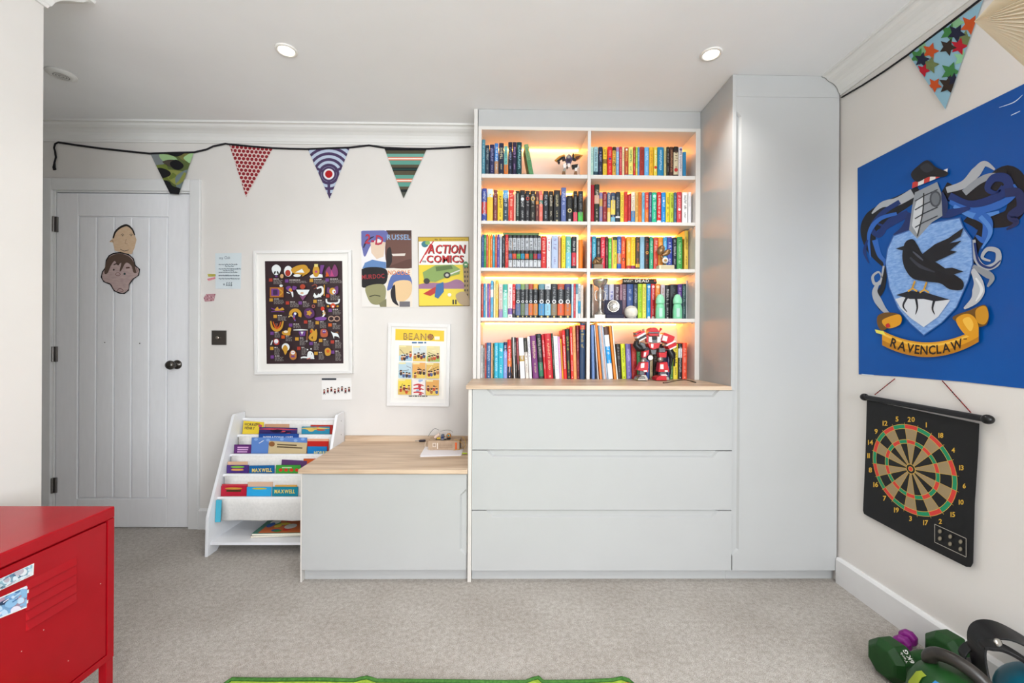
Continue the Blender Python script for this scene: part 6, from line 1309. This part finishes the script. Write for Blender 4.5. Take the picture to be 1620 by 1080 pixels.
# ================================================================== weights on the floor at the right
DG = noise_mat('dark_green_vinyl', '#143a16', '#1a461c', 30, .42, .05); OLG = mat('#8a9a26', .5); PURP = mat('#7d1a78', .4); IRON = noise_mat('scuffed_iron', '#1d1a18', '#2e2925', 40, .38, .15, spec=.5); TEAL = mat('#0f5f74', .35); BLUEV = mat('#1570a8', .4)
def octo(r, fl=1.0): return [(r*cos(pi/8 + i*pi/4), r*fl*sin(pi/8 + i*pi/4)) for i in range(8)]
def head_mesh(mb, M, r, L, m):
    st = [(-L/2, .72), (-L/2 + L*.25, 1), (L/2 - L*.25, 1), (L/2, .72)]; rings = [[M @ Vector((x, a*s, b*s)) for a, b in octo(r)] for x, s in st]
    vs = [p for R_ in rings for p in R_]; fs = [(i*8 + k, i*8 + (k+1) % 8, (i+1)*8 + (k+1) % 8, (i+1)*8 + k) for i in range(3) for k in range(8)] + [tuple(range(8)), tuple(range(24, 32))]; mb.add(vs, fs, m)
def dumbbell(ca, cb, r, L, m, lab, text=None, hr=.016):
    ca, cb = Vector(ca), Vector(cb); d = (cb - ca).normalized(); c = (ca + cb)/2; O = (c.x, c.y, 0); o = thing('dumbbell', O, lab, 'dumbbell', 'dumbbells on the floor')
    y = Vector((0, 0, 1)).cross(d).normalized(); z = d.cross(y); R3 = Matrix((d, y, z)).transposed().to_4x4()
    for q in (ca, cb): mb = MB(); head_mesh(mb, Matrix.Translation(q) @ R3, r, L, m); mb.build('weight_head', o, O, .005, 3)
    MB().tube([ca, ca + (cb - ca)*.3, c, ca + (cb - ca)*.7, cb], [hr, hr*.95, hr*1.15, hr*.95, hr], m, 14).build('grip', o, O)
    return o, R3, O
za = .062; A = onZ(1411, 1043, za); B = onZ(1503, 1031, za)
o, R3, O = dumbbell(A, (B.x, B.y, za), .066, .085, DG, 'dark green six kilogram dumbbell lying on the carpet by the skirting board')
# white lettering on the facet of the near head that faces up towards the room
Mt = Matrix.Translation(A) @ R3; rr_ = .066*cos(pi/8) + .0008
ph = max([k*pi/4 for k in range(8)], key=lambda f: (Mt.to_3x3() @ Vector((0, cos(f), sin(f)))).dot(Vector((-.5, -1, .45))))
nL = Vector((0, cos(ph), sin(ph))); tL = Vector((0, -sin(ph), cos(ph)))
if (Mt.to_3x3() @ tL).z < 0: tL = -tL
pr = Print(lambda u, v, h: Mt @ (nL*(rr_ + h) + tL*u + Vector((v, 0, 0))), .5)
pr.text('6KG', -.020, .016, .015, '#e4e4e0', w=.036); pr.text('York', -.018, -.006, .009, '#d8d8d4', w=.030)
pr.build('weight_mark', o, O)['kind'] = 'stuff'
A = onZ(1441, 1018, .045); dumbbell((A.x - .012, A.y + .020, .031), (A.x + .038, A.y + .050, .031), .029, .034, PURP, 'small magenta dumbbell behind the dark green dumbbell', hr=.013)
# kettlebell
K0 = onZ(1506, 1096, .14); O = (K0.x, K0.y, 0); o = thing('kettlebell', O, 'green and blue vinyl kettlebell with a worn black iron handle', 'kettlebell'); M = Matrix.Translation((K0.x, K0.y, 0))
MB().lathe([(0, 0), (.055, 0), (.072, .006), (.092, .05), (.098, .10), (.092, .145), (.075, .178), (.040, .195), (0, .198)], DG, 36, M).build('body', o, O)
HP = [onZ(u, v, z) for u, v, z in ((1474, 1052, .165), (1470, 1040, .200), (1482, 1034, .225), (1510, 1044, .235), (1540, 1064, .225), (1562, 1088, .200), (1560, 1112, .165))]
MB().tube(catmull(HP, 5), .018, IRON, 16).build('handle', o, O)
KP = [(.092, .05), (.098, .10), (.092, .145), (.075, .178), (.040, .195), (0, .198)]
def rad(z):
    for (r0, z0), (r1, z1) in zip(KP, KP[1:]):
        if z <= z1: return r0 + (r1 - r0)*(z - z0)/(z1 - z0)
    return 0
def band(a0, a1, z0, z1, m, name, txt=None):
    mb = MB(); vs = []; n = 10; zz = [z0] + [.1, .145, .165, .178] + [z1]
    for k in range(n + 1):
        a = a0 + (a1 - a0)*k/n
        for z in zz: r_ = rad(z) + .0038; vs.append((K0.x + r_*cos(a), K0.y + r_*sin(a), z))
    mb.add(vs, [(k*6 + j, k*6 + j + 1, (k+1)*6 + j + 1, (k+1)*6 + j) for k in range(n) for j in range(5)], m, True); return mb.build(name, o, O)
t0 = atan2(-K0.y, -K0.x)
band(t0 - 1.15, t0 - .85, .06, .184, OLG, 'lime_band'); band(t0 - .55, t0 + .9, .09, .186, BLUEV, 'blue_band')
pr = Print(lambda u, v, h: Vector((K0.x + (rad(v) + .0045 + h)*cos(t0 + u/.095), K0.y + (rad(v) + .0045 + h)*sin(t0 + u/.095), v)), .5); pr.tr = lambda u, v: (u, .2 - v)
pr.text('8KG', -.045, .056, .016, '#e4ecf0', w=.04); pr.text('York', -.042, .036, .011, '#d8e4ea', w=.036); pr.build('weight_mark', o, O)['kind'] = 'stuff'
# strapped exercise ball
B0 = onZ(1650, 1112, .10); O = (B0.x, B0.y, 0); o = thing('strap_ball', O, 'teal weighted ball held in a black riveted strap handle', 'exercise ball')
MB().ball((B0.x, B0.y, .098), .097, TEAL, 18).build('ball', o, O)
RUB = mat('#121214', .42)
def strap(pts, w_, name, t=.006):
    P = catmull([onY(u, v, Y) for u, v, Y in pts], 6); mb = MB(); vs = []; n = len(P)
    for i, p_ in enumerate(P):
        T = (P[min(i+1, n-1)] - P[max(i-1, 0)]).normalized(); side_ = Vector((0.35, 1, 0.15)).normalized(); nn = T.cross(side_).normalized(); ww = w_*(1 if n - 3 > i > 2 else .85)
        for s, q in ((-1, -1), (1, -1), (1, 1), (-1, 1)): vs.append(p_ + side_*s*ww/2 + nn*q*t/2)
    mb.add(vs, [(i*4 + k, i*4 + (k+1) % 4, (i+1)*4 + (k+1) % 4, (i+1)*4 + k) for i in range(n-1) for k in range(4)] + [(0, 1, 2, 3), tuple(range(4*n-4, 4*n))], RUB); return mb.build(name, o, O, .0015)
Yb = B0.y
strap(((1560, 1090, Yb + .03), (1549, 1050, Yb + .05), (1545, 1015, Yb + .06), (1556, 998, Yb + .06), (1580, 996, Yb + .05), (1610, 1008, Yb + .03), (1650, 1035, Yb), (1680, 1080, Yb)), .075, 'strap_handle')
strap(((1552, 1046, Yb + .09), (1530, 1046, Yb + .09), (1522, 1034, Yb + .09), (1532, 1022, Yb + .09), (1550, 1018, Yb + .09)), .03, 'strap_loop', .005)
strap(((1552, 1020, Yb + .02), (1580, 1022, Yb + .01), (1612, 1038, Yb - .01), (1650, 1066, Yb - .03)), .034, 'strap_side', .010)
c = onY(1578, 1016, Yb + .002); MB().lathe([(0, 0), (.011, 0), (.010, .004), (.005, .006), (0, .006)], mat('#b8b4ae', .2, .9), 20, Matrix.Translation(c) @ Matrix.Rotation(radians(70), 4, 'X')).build('rivet', o, O)

# ================================================================== pleated paper lantern
LA = onY(1541, 34, .92); ax = Vector((.62, -.72, -.16)).normalized(); L = .2; R0 = .23; O = tuple(LA + ax*L)
o = thing('paper_lantern', O, 'cream pleated paper lantern hanging at the top right by the banner', 'lantern'); PAP = mat('#e6dcc6', .8)
y = Vector((0, 1, 0)); e1 = (y - ax*y.dot(ax)).normalized(); e2 = ax.cross(e1); C0 = LA + ax*L; N = 144
for s, nm in ((-1, 'pleated_cone'), (1, 'pleated_cone')):
    mb = MB(); vs = []; K_ = 5
    for j in range(K_ + 1):
        f = j/K_
        for i in range(N):
            a = 2*pi*i/N; r_ = R0*f*(1 + (.03 if i % 2 else -.03)); off = (.006 if i % 2 else -.006)*f; vs.append(C0 + ax*s*(L*(1 - f) + off) + (e1*cos(a) + e2*sin(a))*r_)
    mb.add(vs, [(j*N + i, j*N + (i+1) % N, (j+1)*N + (i+1) % N, (j+1)*N + i) for j in range(K_) for i in range(N)], PAP); mb.build(nm, o, O)
top = C0 + Vector((0, 0, R0*.9)); MB().tube([top, (top.x, top.y, CEIL - .02)], .003, mat('#d8d4cc', .5), 8).build('flex', o, O); MB().lathe([(0, -.025), (.035, -.02), (.042, -.006), (.042, -.0005), (0, -.0005)], mat('#e4e2de', .4), 24, Matrix.Translation((top.x, top.y, CEIL))).build('ceiling_rose', o, O)
